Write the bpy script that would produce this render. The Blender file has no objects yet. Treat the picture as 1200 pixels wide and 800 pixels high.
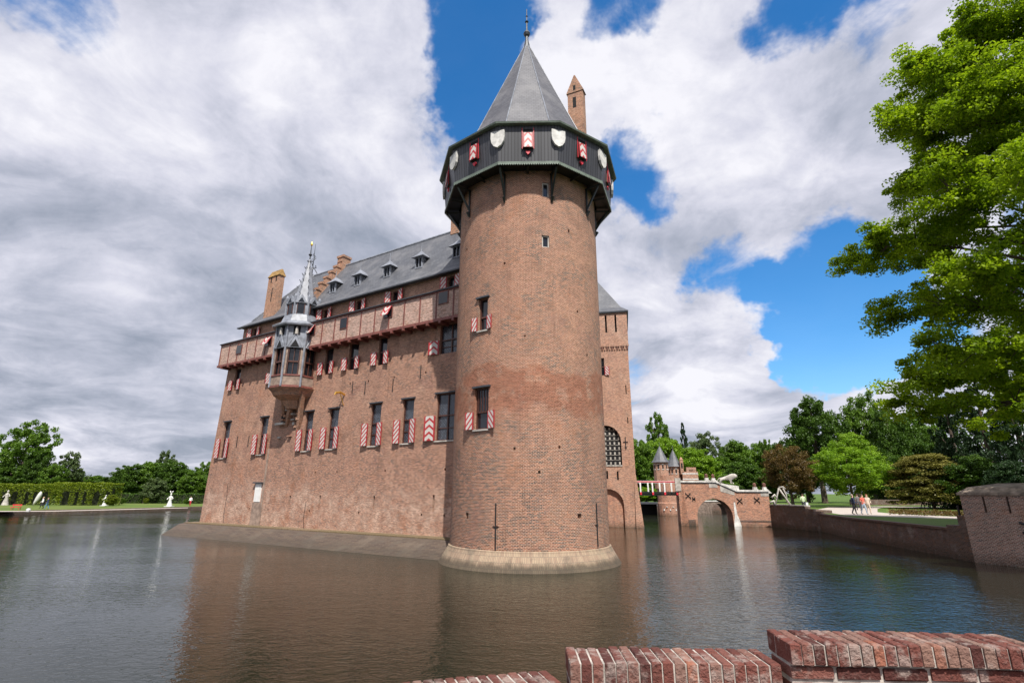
import bpy, bmesh, math, random
import numpy as np
from mathutils import Vector, Matrix
from mathutils.geometry import tessellate_polygon
random.seed(7); rng = np.random.default_rng(7)
R = math.radians
K = 0.83                     # all plans below are drawn in units of 0.83 m and brought to metres at the end
EYE = 4.1; FPX = 602.0; PITCH = R(16.3); ROLL = R(0.25)
scene = bpy.context.scene
col = scene.collection

# ------------------------------------------------------------------ camera
cd = bpy.data.cameras.new('camera'); cam = bpy.data.objects.new('camera', cd); col.objects.link(cam)
cd.sensor_width = 36; cd.lens = 36*FPX/1200; cd.clip_start = 0.1; cd.clip_end = 6000
cam.location = (0, 0, EYE)
cam.matrix_world = Matrix.Translation((0, 0, EYE)) @ Matrix.Rotation(R(90)+PITCH, 4, 'X') @ Matrix.Rotation(ROLL, 4, 'Z')
scene.camera = cam
scene.render.engine = 'CYCLES'
scene.view_settings.view_transform = 'Standard'; scene.view_settings.look = 'None'
scene.view_settings.exposure = 0.38; scene.view_settings.gamma = 1.0
scene.cycles.max_bounces = 6; scene.cycles.transparent_max_bounces = 8

# ------------------------------------------------------------------ node helper
class NT:
    def __init__(s, tree): s.t = tree; s.l = tree.links
    def n(s, typ, **kw):
        nd = s.t.nodes.new(typ)
        for k, v in kw.items():
            if k.startswith('i_'):
                key = k[2:]; key = int(key) if key.isdigit() else key.replace('_', ' ')
                s.put(nd.inputs[key], v)
            else: setattr(nd, k, v)
        return nd
    def put(s, sock, v):
        if isinstance(v, bpy.types.NodeSocket): s.l.new(v, sock)
        else: sock.default_value = v
    def m(s, op, a, b=None, c=None, clamp=False):
        nd = s.t.nodes.new('ShaderNodeMath'); nd.operation = op; nd.use_clamp = clamp
        s.put(nd.inputs[0], a)
        if b is not None: s.put(nd.inputs[1], b)
        if c is not None: s.put(nd.inputs[2], c)
        return nd.outputs[0]
    def vm(s, op, a, b=None):
        nd = s.t.nodes.new('ShaderNodeVectorMath'); nd.operation = op
        s.put(nd.inputs[0], a)
        if b is not None: s.put(nd.inputs[1], b)
        return nd
    def mix(s, f, a, b, blend='MIX'):
        nd = s.t.nodes.new('ShaderNodeMix'); nd.data_type = 'RGBA'; nd.blend_type = blend
        s.put(nd.inputs['Factor'], f)
        for key, v in ((6, a), (7, b)):
            if not isinstance(v, bpy.types.NodeSocket) and len(v) == 3: v = (*v, 1)
            s.put(nd.inputs[key], v)
        return nd.outputs[2]
    def step(s, x, a, b, o0=0.0, o1=1.0):
        nd = s.t.nodes.new('ShaderNodeMapRange'); nd.interpolation_type = 'SMOOTHSTEP'
        s.put(nd.inputs[0], x); nd.inputs[1].default_value = a; nd.inputs[2].default_value = b
        nd.inputs[3].default_value = o0; nd.inputs[4].default_value = o1
        return nd.outputs[0]
    def noise(s, vec, scale, detail=4, rough=0.55, dist=0.0, out=0):
        nd = s.t.nodes.new('ShaderNodeTexNoise'); s.put(nd.inputs['Vector'], vec)
        nd.inputs['Scale'].default_value = scale; nd.inputs['Detail'].default_value = detail
        nd.inputs['Roughness'].default_value = rough; nd.inputs['Distortion'].default_value = dist
        return nd.outputs[out]

# ------------------------------------------------------------------ world: sky with broken cloud
SUN_AZ = 12.0; SUN_EL = 55.0      # azimuth measured from behind the camera towards the right
a = R(SUN_AZ); sun_dir = Vector((math.sin(a)*math.cos(R(SUN_EL)), -math.cos(a)*math.cos(R(SUN_EL)), math.sin(R(SUN_EL))))
def pix_dir(px, py):
    u = px-600; v = 400-py; c, s_ = math.cos(ROLL), math.sin(ROLL)
    u, v = u*c+v*s_, -u*s_+v*c
    return Vector((u, FPX*math.cos(PITCH)-v*math.sin(PITCH), FPX*math.sin(PITCH)+v*math.cos(PITCH)))
world = bpy.data.worlds.new('World'); scene.world = world; world.use_nodes = True
w = NT(world.node_tree); world.node_tree.nodes.clear()
tc = w.n('ShaderNodeTexCoord').outputs['Generated']
sky = w.n('ShaderNodeTexSky', sky_type='NISHITA', sun_disc=False, sun_elevation=R(SUN_EL), sun_rotation=math.atan2(sun_dir.x, sun_dir.y),
          altitude=0.0, air_density=1.0, dust_density=0.4, ozone_density=2.5)
dnorm = w.vm('NORMALIZE', tc).outputs[0]
sep = w.n('ShaderNodeSeparateXYZ', i_0=dnorm)
zz = w.m('MAXIMUM', sep.outputs[2], 0.0)
den = w.m('ADD', zz, 0.22)
cx = w.m('DIVIDE', sep.outputs[0], den); cy = w.m('DIVIDE', sep.outputs[1], den)
cp = w.n('ShaderNodeCombineXYZ', i_0=cx, i_1=cy, i_2=w.m('MULTIPLY', zz, 0.6)).outputs[0]
warp = w.vm('ADD', cp, w.vm('MULTIPLY', w.vm('SUBTRACT', w.noise(cp, 1.6, 3, 0.5, out=1), (0.5, 0.5, 0.5)).outputs[0], (0.5, 0.5, 0.3)).outputs[0]).outputs[0]
def cloud_n(off):
    v = w.vm('ADD', warp, off).outputs[0]
    a_ = w.noise(v, 1.25, 10, 0.60, 0.25)
    return a_
n0 = cloud_n((3.1, 1.7, 0.0)); n1 = cloud_n((3.1+0.10, 1.7-0.30, 0.0))
fine = w.noise(dnorm, 9.0, 6, 0.62, 0.3)
dw = w.vm('NORMALIZE', w.vm('ADD', dnorm, w.vm('MULTIPLY', w.vm('SUBTRACT', w.noise(dnorm, 3.2, 6, 0.6, out=1), (0.5, 0.5, 0.5)).outputs[0], (0.34, 0.34, 0.34)).outputs[0]).outputs[0]).outputs[0]
def blob(px, py, rad_px, amp, inner=0.25):
    d = pix_dir(px, py).normalized(); ang = rad_px/ (FPX*1.12)
    dt = w.vm('DOT_PRODUCT', dw, tuple(d)).outputs['Value']
    return w.step(dt, math.cos(ang), math.cos(ang*inner), 0.0, amp)
tot = None
# where the deck of cloud is open (negative) and where it is thick (positive)
for bl in [(555, 75, 85, -0.34), (535, 160, 50, -0.12), (70, 5, 75, -0.32), (960, 320, 105, -0.36), (850, 300, 70, -0.28), (1005, 400, 95, -0.36),
           (940, 5, 95, -0.28), (730, 25, 60, -0.22), (750, 200, 60, -0.26), (590, 20, 60, -0.16), (985, 440, 55, -0.22), (940, 235, 50, -0.12), (820, 100, 130, 0.14), (780, 45, 60, -0.14), (1040, 60, 60, -0.16), (900, 60, 60, -0.10), (620, 130, 60, -0.10), (690, 130, 90, 0.08), (1000, 150, 160, 0.14),
           (225, 525, 90, 0.30), (860, 200, 130, 0.12), (1060, 60, 90, 0.14), (850, 400, 110, 0.22), (200, 250, 300, 0.22), (880, 480, 90, 0.16), (1100, 200, 120, 0.10)]:
    b = blob(*bl); tot = b if tot is None else w.m('ADD', tot, b)
dens = w.m('ADD', w.m('ADD', n0, w.m('MULTIPLY', w.m('SUBTRACT', fine, 0.5), 0.30)), w.m('ADD', tot, 0.13))
alpha = w.m('ADD', w.m('MULTIPLY', w.step(dens, 0.37, 0.58), 0.96), 0.03)
shade = w.m('ADD', w.m('MULTIPLY', w.m('SUBTRACT', n0, n1), 2.5), w.m('MULTIPLY', w.m('SUBTRACT', fine, 0.5), 0.75))
lum = w.m('ADD', shade, 0.55)
dk = None
for bl in [(60, 400, 240, -0.19), (140, 470, 170, -0.08), (200, 200, 160, -0.03), (330, 110, 150, -0.02), (120, 90, 140, 0.03), (420, 60, 130, 0.03), (430, 300, 130, -0.10), (860, 420, 110, 0.26), (700, 90, 140, 0.22),
           (980, 180, 120, -0.10), (1000, 110, 130, 0.14), (820, 150, 120, 0.18), (780, 330, 70, 0.12), (560, 30, 300, 0.06), (70, 545, 120, 0.12)]:
    b = blob(*bl); dk = b if dk is None else w.m('ADD', dk, b)
lum = w.m('ADD', lum, dk, clamp=True)
ccol = w.n('ShaderNodeValToRGB'); w.put(ccol.inputs[0], lum)
cr = ccol.color_ramp; cr.elements[0].position = 0.0; cr.elements[0].color = (0.255, 0.285, 0.355, 1)
cr.elements[1].position = 1.0; cr.elements[1].color = (0.73, 0.725, 0.77, 1)
e_ = cr.elements.new(0.35); e_.color = (0.39, 0.41, 0.49, 1); e_ = cr.elements.new(0.65); e_.color = (0.55, 0.555, 0.635, 1)
skyc = w.n('ShaderNodeHueSaturation', i_Saturation=1.4, i_Value=1.0, i_Color=sky.outputs[0]).outputs[0]
bg1 = w.n('ShaderNodeBackground', i_Color=skyc, i_Strength=0.15)
bg2 = w.n('ShaderNodeBackground', i_Color=ccol.outputs[0], i_Strength=1.0)
mx = w.n('ShaderNodeMixShader', i_0=alpha, i_1=bg1.outputs[0], i_2=bg2.outputs[0])
w.n('ShaderNodeOutputWorld', i_Surface=mx.outputs[0])

sl = bpy.data.lights.new('sun', 'SUN'); sl.energy = 4.6; sl.angle = R(0.53); sl.color = (1.0, 0.955, 0.88)
so = bpy.data.objects.new('sun', sl); col.objects.link(so); so.rotation_euler = sun_dir.to_track_quat('Z', 'Y').to_euler(); so.location = (0, 0, 60)

# ------------------------------------------------------------------ materials
MATS = {}
def base_mat(name):
    m = bpy.data.materials.new(name); m.use_nodes = True; t = NT(m.node_tree); m.node_tree.nodes.clear(); MATS[name] = m
    return m, t
def finish(t, color, rough=0.7, bump=None, bstr=0.3, bdist=0.02, metallic=0.0, spec=0.5, **kw):
    p = t.n('ShaderNodeBsdfPrincipled')
    t.put(p.inputs['Base Color'], color if isinstance(color, bpy.types.NodeSocket) else (*color, 1)); t.put(p.inputs['Roughness'], rough)
    p.inputs['Metallic'].default_value = metallic; p.inputs['Specular IOR Level'].default_value = spec
    if bump is not None:
        bn = t.n('ShaderNodeBump', i_Strength=bstr, i_Distance=bdist, i_Height=bump); t.put(p.inputs['Normal'], bn.outputs[0])
    t.n('ShaderNodeOutputMaterial', i_Surface=p.outputs[0]); return p
def plain(name, c, rough=0.6, var=0.25, scale=3.0, metallic=0.0, spec=0.5, bstr=0.15):
    m, t = base_mat(name); oc = t.n('ShaderNodeTexCoord').outputs['Object']
    nz = t.noise(oc, scale, 5, 0.6); f = t.step(nz, 0.3, 0.7, 1-var, 1+var)
    cc = t.mix(1.0, c, t.n('ShaderNodeCombineXYZ', i_0=f, i_1=f, i_2=f).outputs[0], 'MULTIPLY')
    finish(t, cc, rough, nz, bstr, 0.02, metallic, spec); return m
def brick(name, c1, c2, mortar, bw=0.19, rh=0.078, ms=0.014, lime=(0.55, 0.42, 0.34), lime_amt=0.35, lime_scale=0.35, dark_amt=0.3, band=None, low_lime=None, headers=None, wet=0.5, tint=None):
    m, t = base_mat(name); tcn = t.n('ShaderNodeTexCoord'); uv = tcn.outputs['UV']; oc = tcn.outputs['Object']
    wob = t.vm('ADD', uv, t.vm('MULTIPLY', t.vm('SUBTRACT', t.noise(uv, 2.0, 2, 0.5, out=1), (0.5,)*3).outputs[0], (0.03, 0.03, 0)).outputs[0]).outputs[0]
    bt = t.n('ShaderNodeTexBrick', offset=0.5, i_Vector=wob, i_Color1=(*c1, 1), i_Color2=(*c2, 1), i_Mortar=(*mortar, 1), i_Scale=1.0)
    bt.inputs['Mortar Size'].default_value = ms; bt.inputs['Mortar Smooth'].default_value = 0.3; bt.inputs['Brick Width'].default_value = bw; bt.inputs['Row Height'].default_value = rh
    c = bt.outputs[0]
    mask_brick = t.m('SUBTRACT', 1.0, bt.outputs[1])
    # single burnt bricks: same lattice, other random colours
    su = t.n('ShaderNodeSeparateXYZ', i_0=uv)
    row = t.m('FLOOR', t.m('DIVIDE', su.outputs[1], rh))
    colm = t.m('FLOOR', t.m('ADD', t.m('DIVIDE', su.outputs[0], bw), t.m('MULTIPLY', t.m('MODULO', row, 2.0), 0.5)))
    wn = t.n('ShaderNodeTexWhiteNoise', noise_dimensions='2D', i_Vector=t.n('ShaderNodeCombineXYZ', i_0=colm, i_1=row).outputs[0])
    wv = wn.outputs['Value']
    if headers:
        zone = t.step(t.noise(uv, 0.5, 3, 0.6), 0.42, 0.6)
        hd = t.m('MULTIPLY', t.m('MULTIPLY', t.m('GREATER_THAN', wv, 1-headers), mask_brick), t.m('ADD', t.m('MULTIPLY', zone, 0.7), t.step(su.outputs[1], 8.5, 5.0, 0.3, 0.75)))
        c = t.mix(hd, c, (0.05, 0.035, 0.035))
    org = t.m('MULTIPLY', t.m('MULTIPLY', t.m('LESS_THAN', wv, 0.10), mask_brick), 0.6)
    c = t.mix(org, c, (0.42, 0.16, 0.07))
    big = t.noise(oc, lime_scale, 7, 0.62, 0.4)
    c = t.mix(t.step(big, 0.50, 0.72, 0, lime_amt), c, lime)
    st = t.noise(oc, 0.8, 6, 0.65)
    c = t.mix(t.step(st, 0.50, 0.75, 0, dark_amt), c, (0.10, 0.065, 0.055))
    sz = t.n('ShaderNodeSeparateXYZ', i_0=oc)
    wob2 = t.m('MULTIPLY', t.m('SUBTRACT', t.noise(oc, 0.35, 6, 0.6), 0.5), 5.0)
    zt = t.m('ADD', su.outputs[1], wob2)
    mmz = t.noise(oc, 1.6, 5, 0.65)
    # rain streaks running down the courses
    stv = t.noise(t.n('ShaderNodeMapping', i_Vector=uv, i_Scale=(1.6, 0.10, 1.0)).outputs[0], 1.0, 6, 0.65)
    c = t.mix(t.step(stv, 0.54, 0.74, 0, 0.42), c, (0.13, 0.075, 0.055)); c = t.mix(t.step(stv, 0.42, 0.27, 0, 0.30), c, lime)
    hv = t.noise(oc, 0.55, 6, 0.7); c = t.mix(t.step(hv, 0.53, 0.70, 0, 0.38), c, (0.22, 0.125, 0.115)); c = t.mix(t.step(hv, 0.46, 0.30, 0, 0.38), c, (0.42, 0.18, 0.09))
    if band:
        z0, z1, bc, ba = band
        zt2 = t.m('ADD', su.outputs[1], t.m('MULTIPLY', wob2, 0.8))
        k = t.m('MULTIPLY', t.step(zt2, z0-0.15, z0+0.5), t.m('MULTIPLY', t.step(mmz, 0.36, 0.5), t.m('SUBTRACT', 1.0, t.step(zt2, z1-0.2, z1+0.3))))
        c = t.mix(t.m('MULTIPLY', k, ba), c, bc)
    if low_lime:
        z1, lc, la = low_lime
        k = t.m('MULTIPLY', t.step(zt, z1+1.2, z1-1.5), t.step(t.noise(oc, 1.1, 6, 0.7), 0.38, 0.66))
        c = t.mix(t.m('MULTIPLY', k, la), c, lc)
    # damp algae line just above the water
    c = t.mix(t.m('MULTIPLY', t.step(t.m('ADD', su.outputs[1], t.m('MULTIPLY', wob2, 0.12)), 0.75, 0.05), wet), c, (0.06, 0.05, 0.035))
    mm = t.noise(oc, 3.2, 6, 0.72); c = t.mix(t.step(mm, 0.54, 0.72, 0, 0.25), c, lime); c = t.mix(t.step(mm, 0.47, 0.30, 0, 0.30), c, (0.17, 0.09, 0.065)); pb = t.m('MULTIPLY_ADD', t.m('SUBTRACT', wv, 0.5), t.m('MULTIPLY', mask_brick, 0.95), 1.0); c = t.mix(1.0, c, t.n('ShaderNodeCombineXYZ', i_0=pb, i_1=pb, i_2=pb).outputs[0], 'MULTIPLY')
    fn = t.noise(uv, 14.0, 3, 0.6); f = t.step(fn, 0.25, 0.75, 0.70, 1.30)
    c = t.mix(1.0, c, t.n('ShaderNodeCombineXYZ', i_0=f, i_1=f, i_2=f).outputs[0], 'MULTIPLY')
    if tint: c = t.mix(1.0, c, tint, 'MULTIPLY')
    h = t.m('ADD', mask_brick, t.m('MULTIPLY', fn, 0.5))
    finish(t, c, 0.9, h, 0.3, 0.010, spec=0.2); return m
M_TOWER = brick('tower_brick', (0.47, 0.205, 0.12), (0.27, 0.10, 0.062), (0.54, 0.42, 0.33), lime=(0.50, 0.30, 0.20), lime_amt=0.3, dark_amt=0.42, headers=0.36, band=(8.3, 11.3, (0.29, 0.11, 0.065), 0.58), wet=0.15, tint=(0.90, 0.86, 0.83))
M_WING = brick('wing_brick', (0.46, 0.225, 0.145), (0.28, 0.12, 0.08), (0.54, 0.41, 0.33), lime=(0.60, 0.40, 0.30), lime_amt=0.55, dark_amt=0.5, headers=0.16, low_lime=(4.2, (0.60, 0.44, 0.35), 0.75), wet=0.2, tint=(0.90, 0.86, 0.83))
M_GATE = brick('gate_brick', (0.46, 0.225, 0.14), (0.36, 0.155, 0.095), (0.45, 0.35, 0.28), headers=0.05, lime_amt=0.25, dark_amt=0.18)
M_BRIDGE = brick('bridge_brick', (0.46, 0.20, 0.115), (0.36, 0.14, 0.08), (0.45, 0.33, 0.26), headers=0.04, lime_amt=0.3, dark_amt=0.3, lime_scale=0.8)
M_ORANGE = brick('orange_brick', (0.46, 0.22, 0.13), (0.36, 0.15, 0.09), (0.45, 0.34, 0.25), headers=0.2, lime_amt=0.15, dark_amt=0.35, wet=0)
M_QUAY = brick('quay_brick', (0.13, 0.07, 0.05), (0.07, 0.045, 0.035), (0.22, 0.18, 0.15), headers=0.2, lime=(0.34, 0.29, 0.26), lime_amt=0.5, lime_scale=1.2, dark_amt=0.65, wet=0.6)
M_PAV = brick('pavilion_brick', (0.34, 0.17, 0.12), (0.24, 0.115, 0.085), (0.48, 0.42, 0.36), headers=0.12, ms=0.016, lime_amt=0.15, dark_amt=0.3)
M_PINK = brick('gallery_infill', (0.50, 0.31, 0.245), (0.36, 0.20, 0.16), (0.56, 0.45, 0.38), headers=0.1, lime_amt=0.15, dark_amt=0.15, wet=0)

def slate(name, c, course=0.28):
    m, t = base_mat(name); tcn = t.n('ShaderNodeTexCoord'); uv = tcn.outputs['UV']
    bt = t.n('ShaderNodeTexBrick', offset=0.5, i_Vector=uv, i_Color1=(*c, 1), i_Color2=(c[0]*0.72, c[1]*0.72, c[2]*0.74, 1), i_Mortar=(c[0]*0.45, c[1]*0.45, c[2]*0.45, 1), i_Scale=1.0)
    bt.inputs['Mortar Size'].default_value = 0.012; bt.inputs['Brick Width'].default_value = 0.34; bt.inputs['Row Height'].default_value = course
    nz = t.noise(tcn.outputs['Object'], 0.7, 6, 0.6)
    cc = t.mix(t.step(nz, 0.42, 0.7, 0, 0.45), bt.outputs[0], (0.21, 0.205, 0.21))
    finish(t, cc, 0.55, t.m('SUBTRACT', 1.0, bt.outputs[1]), 0.4, 0.01, spec=0.5); return m
M_SLATE = slate('slate', (0.115, 0.12, 0.135)); M_CONE = slate('cone_slate', (0.105, 0.105, 0.12), 0.22)
M_LEAD = plain('lead_grey', (0.23, 0.245, 0.28), 0.45, 0.3, 2.5)
M_LEADD = plain('dark_lead', (0.05, 0.055, 0.065), 0.5, 0.2)
M_REDWOOD = plain('red_brown_wood', (0.19, 0.062, 0.048), 0.55, 0.3, 4)
M_BROWN = plain('window_wood', (0.085, 0.032, 0.022), 0.5, 0.3, 4)
M_DARK = plain('dark_void', (0.008, 0.008, 0.009), 0.9, 0.1)
M_IRON = plain('black_iron', (0.015, 0.015, 0.016), 0.5, 0.2)
M_BLACKGREEN = plain('black_green_paint', (0.012, 0.016, 0.014), 0.4, 0.2)
M_TRIM = plain('pale_green_trim', (0.17, 0.21, 0.17), 0.6, 0.2)
M_WHITE = plain('white_paint', (0.80, 0.79, 0.76), 0.5, 0.08)
M_REDP = plain('red_paint', (0.62, 0.03, 0.05), 0.45, 0.12)
M_STONE = plain('grey_stone', (0.42, 0.39, 0.35), 0.85, 0.35, 2.2, bstr=0.4)
M_STONEL = plain('pale_stone', (0.62, 0.60, 0.56), 0.8, 0.3, 3, bstr=0.3)
M_SAND = plain('sandstone', (0.29, 0.21, 0.165), 0.85, 0.3, 3, bstr=0.3)
M_TERRA = plain('terracotta', (0.16, 0.07, 0.05), 0.8, 0.3, 4)
M_GOLD = plain('gilded_metal', (0.75, 0.45, 0.10), 0.35, 0.1, 4, metallic=0.8)
M_GRAVEL = plain('pale_gravel', (0.45, 0.39, 0.34), 0.95, 0.15, 8)
M_SOIL = plain('bed_soil', (0.10, 0.065, 0.045), 0.95, 0.4, 3)
M_BARK = plain('bark', (0.085, 0.062, 0.045), 0.9, 0.4, 5, bstr=0.6)
M_SKIN = plain('skin', (0.55, 0.33, 0.24), 0.6, 0.05)
M_LIMEW = plain('lime_runoff', (0.72, 0.70, 0.66), 0.9, 0.25, 2.0)
def cloth(name, c): return plain(name, c, 0.85, 0.12, 6)
def glass(name, c):
    m, t = base_mat(name); oc = t.n('ShaderNodeTexCoord').outputs['UV']
    chk = t.n('ShaderNodeTexBrick', offset=0.0, i_Vector=t.n('ShaderNodeMapping', i_Vector=oc, i_Rotation=(0, 0, R(45))).outputs[0], i_Color1=(*c, 1), i_Color2=(c[0]*1.7, c[1]*1.7, c[2]*1.8, 1), i_Mortar=(0.012, 0.012, 0.012, 1), i_Scale=1.0)
    chk.inputs['Brick Width'].default_value = 0.17; chk.inputs['Row Height'].default_value = 0.17; chk.inputs['Mortar Size'].default_value = 0.014
    nz = t.noise(oc, 6, 2, 0.5)
    finish(t, chk.outputs[0], 0.12, nz, 0.25, 0.05, spec=0.6); return m
M_GLASS = glass('leaded_glass', (0.05, 0.057, 0.068)); 
M_GLASSP = plain('plain_dark_glass', (0.012, 0.014, 0.018), 0.08, 0.2, 4, spec=0.7, bstr=0.05)
def stripes(name, chev):
    m, t = base_mat(name); uv = t.n('ShaderNodeTexCoord').outputs['UV']; s = t.n('ShaderNodeSeparateXYZ', i_0=uv)
    x, y = s.outputs[0], s.outputs[1]
    xx = t.m('ABSOLUTE', t.m('SUBTRACT', x, 0.5)) if chev else x
    ph = t.m('FRACT', t.m('ADD', t.m('MULTIPLY', y, 1.9 if chev else 2.6), t.m('MULTIPLY', xx, 1.5 if chev else 1.9)))
    st = t.m('GREATER_THAN', ph, 0.38)
    inside = t.m('MULTIPLY', t.m('GREATER_THAN', x, 0.13), t.m('LESS_THAN', x, 0.87))
    nz = t.noise(uv, 5, 4, 0.6)
    wh = t.mix(nz, (0.66, 0.63, 0.59), (0.42, 0.37, 0.33)); rd = t.mix(nz, (0.50, 0.03, 0.04), (0.28, 0.025, 0.025))
    finish(t, t.mix(t.m('MULTIPLY', st, inside), rd, wh), 0.5); return m
M_DIAG = stripes('shutter_diagonal', False); M_CHEV = stripes('shutter_chevron', True)
def planks():
    m, t = base_mat('dark_planks'); uv = t.n('ShaderNodeTexCoord').outputs['UV']; s = t.n('ShaderNodeSeparateXYZ', i_0=uv)
    ph = t.m('FRACT', t.m('MULTIPLY', s.outputs[0], 4.6)); idx = t.m('FLOOR', t.m('MULTIPLY', s.outputs[0], 4.6))
    wn = t.n('ShaderNodeTexWhiteNoise', noise_dimensions='1D', i_W=idx).outputs[0]
    g = t.m('GREATER_THAN', ph, 0.22)
    c = t.mix(wn, (0.035, 0.036, 0.042), (0.06, 0.06, 0.068)); c = t.mix(g, (0.013, 0.013, 0.015), c)
    finish(t, c, 0.45, g, 0.6, 0.03); return m
M_PLANK = planks()
def skirtm(name, c1, c2, mo, bw, rh, wet=0.5):
    m, t = base_mat(name); tcn = t.n('ShaderNodeTexCoord'); uv = tcn.outputs['UV']; oc = tcn.outputs['Object']
    bt = t.n('ShaderNodeTexBrick', offset=0.5, i_Vector=uv, i_Color1=(*c1, 1), i_Color2=(*c2, 1), i_Mortar=(*mo, 1), i_Scale=1.0)
    bt.inputs['Mortar Size'].default_value = 0.014; bt.inputs['Brick Width'].default_value = bw; bt.inputs['Row Height'].default_value = rh
    c = t.mix(t.step(t.noise(oc, 1.2, 6, 0.65), 0.45, 0.7, 0, 0.6), bt.outputs[0], (0.10, 0.085, 0.07))
    c = t.mix(t.step(t.noise(oc, 0.5, 5, 0.6), 0.5, 0.7, 0, 0.4), c, (0.42, 0.36, 0.24) if wet > .4 else (0.19, 0.155, 0.12))
    s = t.n('ShaderNodeSeparateXYZ', i_0=oc)
    c = t.mix(t.m('MULTIPLY', t.step(t.m('SUBTRACT', s.outputs[2], t.m('MULTIPLY', t.noise(oc, 2.5, 4, .6), 0.35)), 0.30, 0.0), wet), c, (0.04, 0.035, 0.025))
    finish(t, c, 0.85, t.m('SUBTRACT', 1.0, bt.outputs[1]), 0.5, 0.02, spec=0.3); return m
M_SKIRT = skirtm('skirt_brick_on_edge', (0.42, 0.31, 0.21), (0.30, 0.20, 0.14), (0.24, 0.19, 0.14), 0.095, 0.34, 0.75)
M_PLINTH = skirtm('plinth_slabs', (0.105, 0.075, 0.057), (0.07, 0.05, 0.042), (0.17, 0.135, 0.105), 0.9, 0.16, 0.3)

def grass(name, c1, c2, stripes_=True):
    m, t = base_mat(name); oc = t.n('ShaderNodeTexCoord').outputs['Object']
    a_ = t.noise(oc, 0.12, 4, 0.6); b_ = t.noise(oc, 9.0, 4, 0.7)
    c = t.mix(t.step(a_, 0.35, 0.65), c1, c2); f = t.step(b_, 0.3, 0.7, 0.65, 1.3)
    c = t.mix(1.0, c, t.n('ShaderNodeCombineXYZ', i_0=f, i_1=f, i_2=f).outputs[0], 'MULTIPLY')
    finish(t, c, 0.9, b_, 0.6, 0.05, spec=0.2); return m
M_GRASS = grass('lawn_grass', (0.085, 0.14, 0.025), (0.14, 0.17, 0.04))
M_GRASS2 = grass('garden_lawn', (0.07, 0.13, 0.02), (0.10, 0.15, 0.03))  # slightly deeper green grass for the garden side
def leafm(name, dark, light, trans=0.45):
    m, t = base_mat(name); at = t.n('ShaderNodeAttribute', attribute_name='rnd').outputs['Fac']
    c = t.mix(at, dark, light)
    d = t.n('ShaderNodeBsdfDiffuse', i_Color=c); tr = t.n('ShaderNodeBsdfTranslucent', i_Color=t.mix(1.0, c, (1.25, 1.3, 0.7), 'MULTIPLY'))
    g = t.n('ShaderNodeBsdfGlossy', i_Color=(1, 1, 1, 1), i_Roughness=0.45)
    m1 = t.n('ShaderNodeMixShader', i_0=trans, i_1=d.outputs[0], i_2=tr.outputs[0]); m2 = t.n('ShaderNodeMixShader', i_0=0.015, i_1=m1.outputs[0], i_2=g.outputs[0])
    t.n('ShaderNodeOutputMaterial', i_Surface=m2.outputs[0]); return m
L_NEAR = leafm('fresh_leaves', (0.075, 0.155, 0.008), (0.38, 0.50, 0.02), 0.5)
L_DARK = leafm('dark_leaves', (0.028, 0.065, 0.010), (0.09, 0.165, 0.02), 0.25)
L_MID = leafm('mid_leaves', (0.05, 0.115, 0.012), (0.15, 0.25, 0.028), 0.3)
L_BRIGHT = leafm('bright_leaves', (0.10, 0.21, 0.012), (0.26, 0.40, 0.03), 0.35)
L_COPPER = leafm('copper_leaves', (0.05, 0.035, 0.014), (0.19, 0.12, 0.035), 0.25)
L_OLIVE = leafm('olive_needles', (0.10, 0.10, 0.022), (0.28, 0.25, 0.065), 0.2)
L_PALE = leafm('pale_green_leaves', (0.06, 0.10, 0.035), (0.15, 0.20, 0.08), 0.3)
L_HEDGE = leafm('clipped_hedge_leaves', (0.06, 0.10, 0.008), (0.26, 0.32, 0.02), 0.3)
L_CON = leafm('conifer_needles', (0.014, 0.034, 0.014), (0.04, 0.075, 0.025), 0.15)

def water_mat():
    m, t = base_mat('moat_water'); oc = t.n('ShaderNodeTexCoord').outputs['Object']
    mp = t.n('ShaderNodeMapping', i_Vector=oc, i_Scale=(1.0, 1.55, 1.0), i_Rotation=(0, 0, R(12))).outputs[0]
    n1_ = t.noise(mp, 4.2, 2, 0.5, 0.8); n2_ = t.noise(mp, 1.1, 2, 0.5, 0.3); n3_ = t.noise(mp, 9.0, 2, 0.5, 0.4)
    pat = t.step(t.noise(t.n('ShaderNodeMapping', i_Vector=oc, i_Scale=(0.35, 1.0, 1.0)).outputs[0], 0.07, 3, 0.5), 0.40, 0.60, 0.35, 1.0)
    h = t.m('MULTIPLY', t.m('ADD', t.m('ADD', n1_, t.m('MULTIPLY', n2_, 1.1)), t.m('MULTIPLY', n3_, 0.30)), pat)
    p = finish(t, (0.013, 0.015, 0.008), 0.03, h, 1.0, 0.026, spec=0.5); p.inputs['IOR'].default_value = 1.33
    return m
M_WATER = water_mat()

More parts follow.
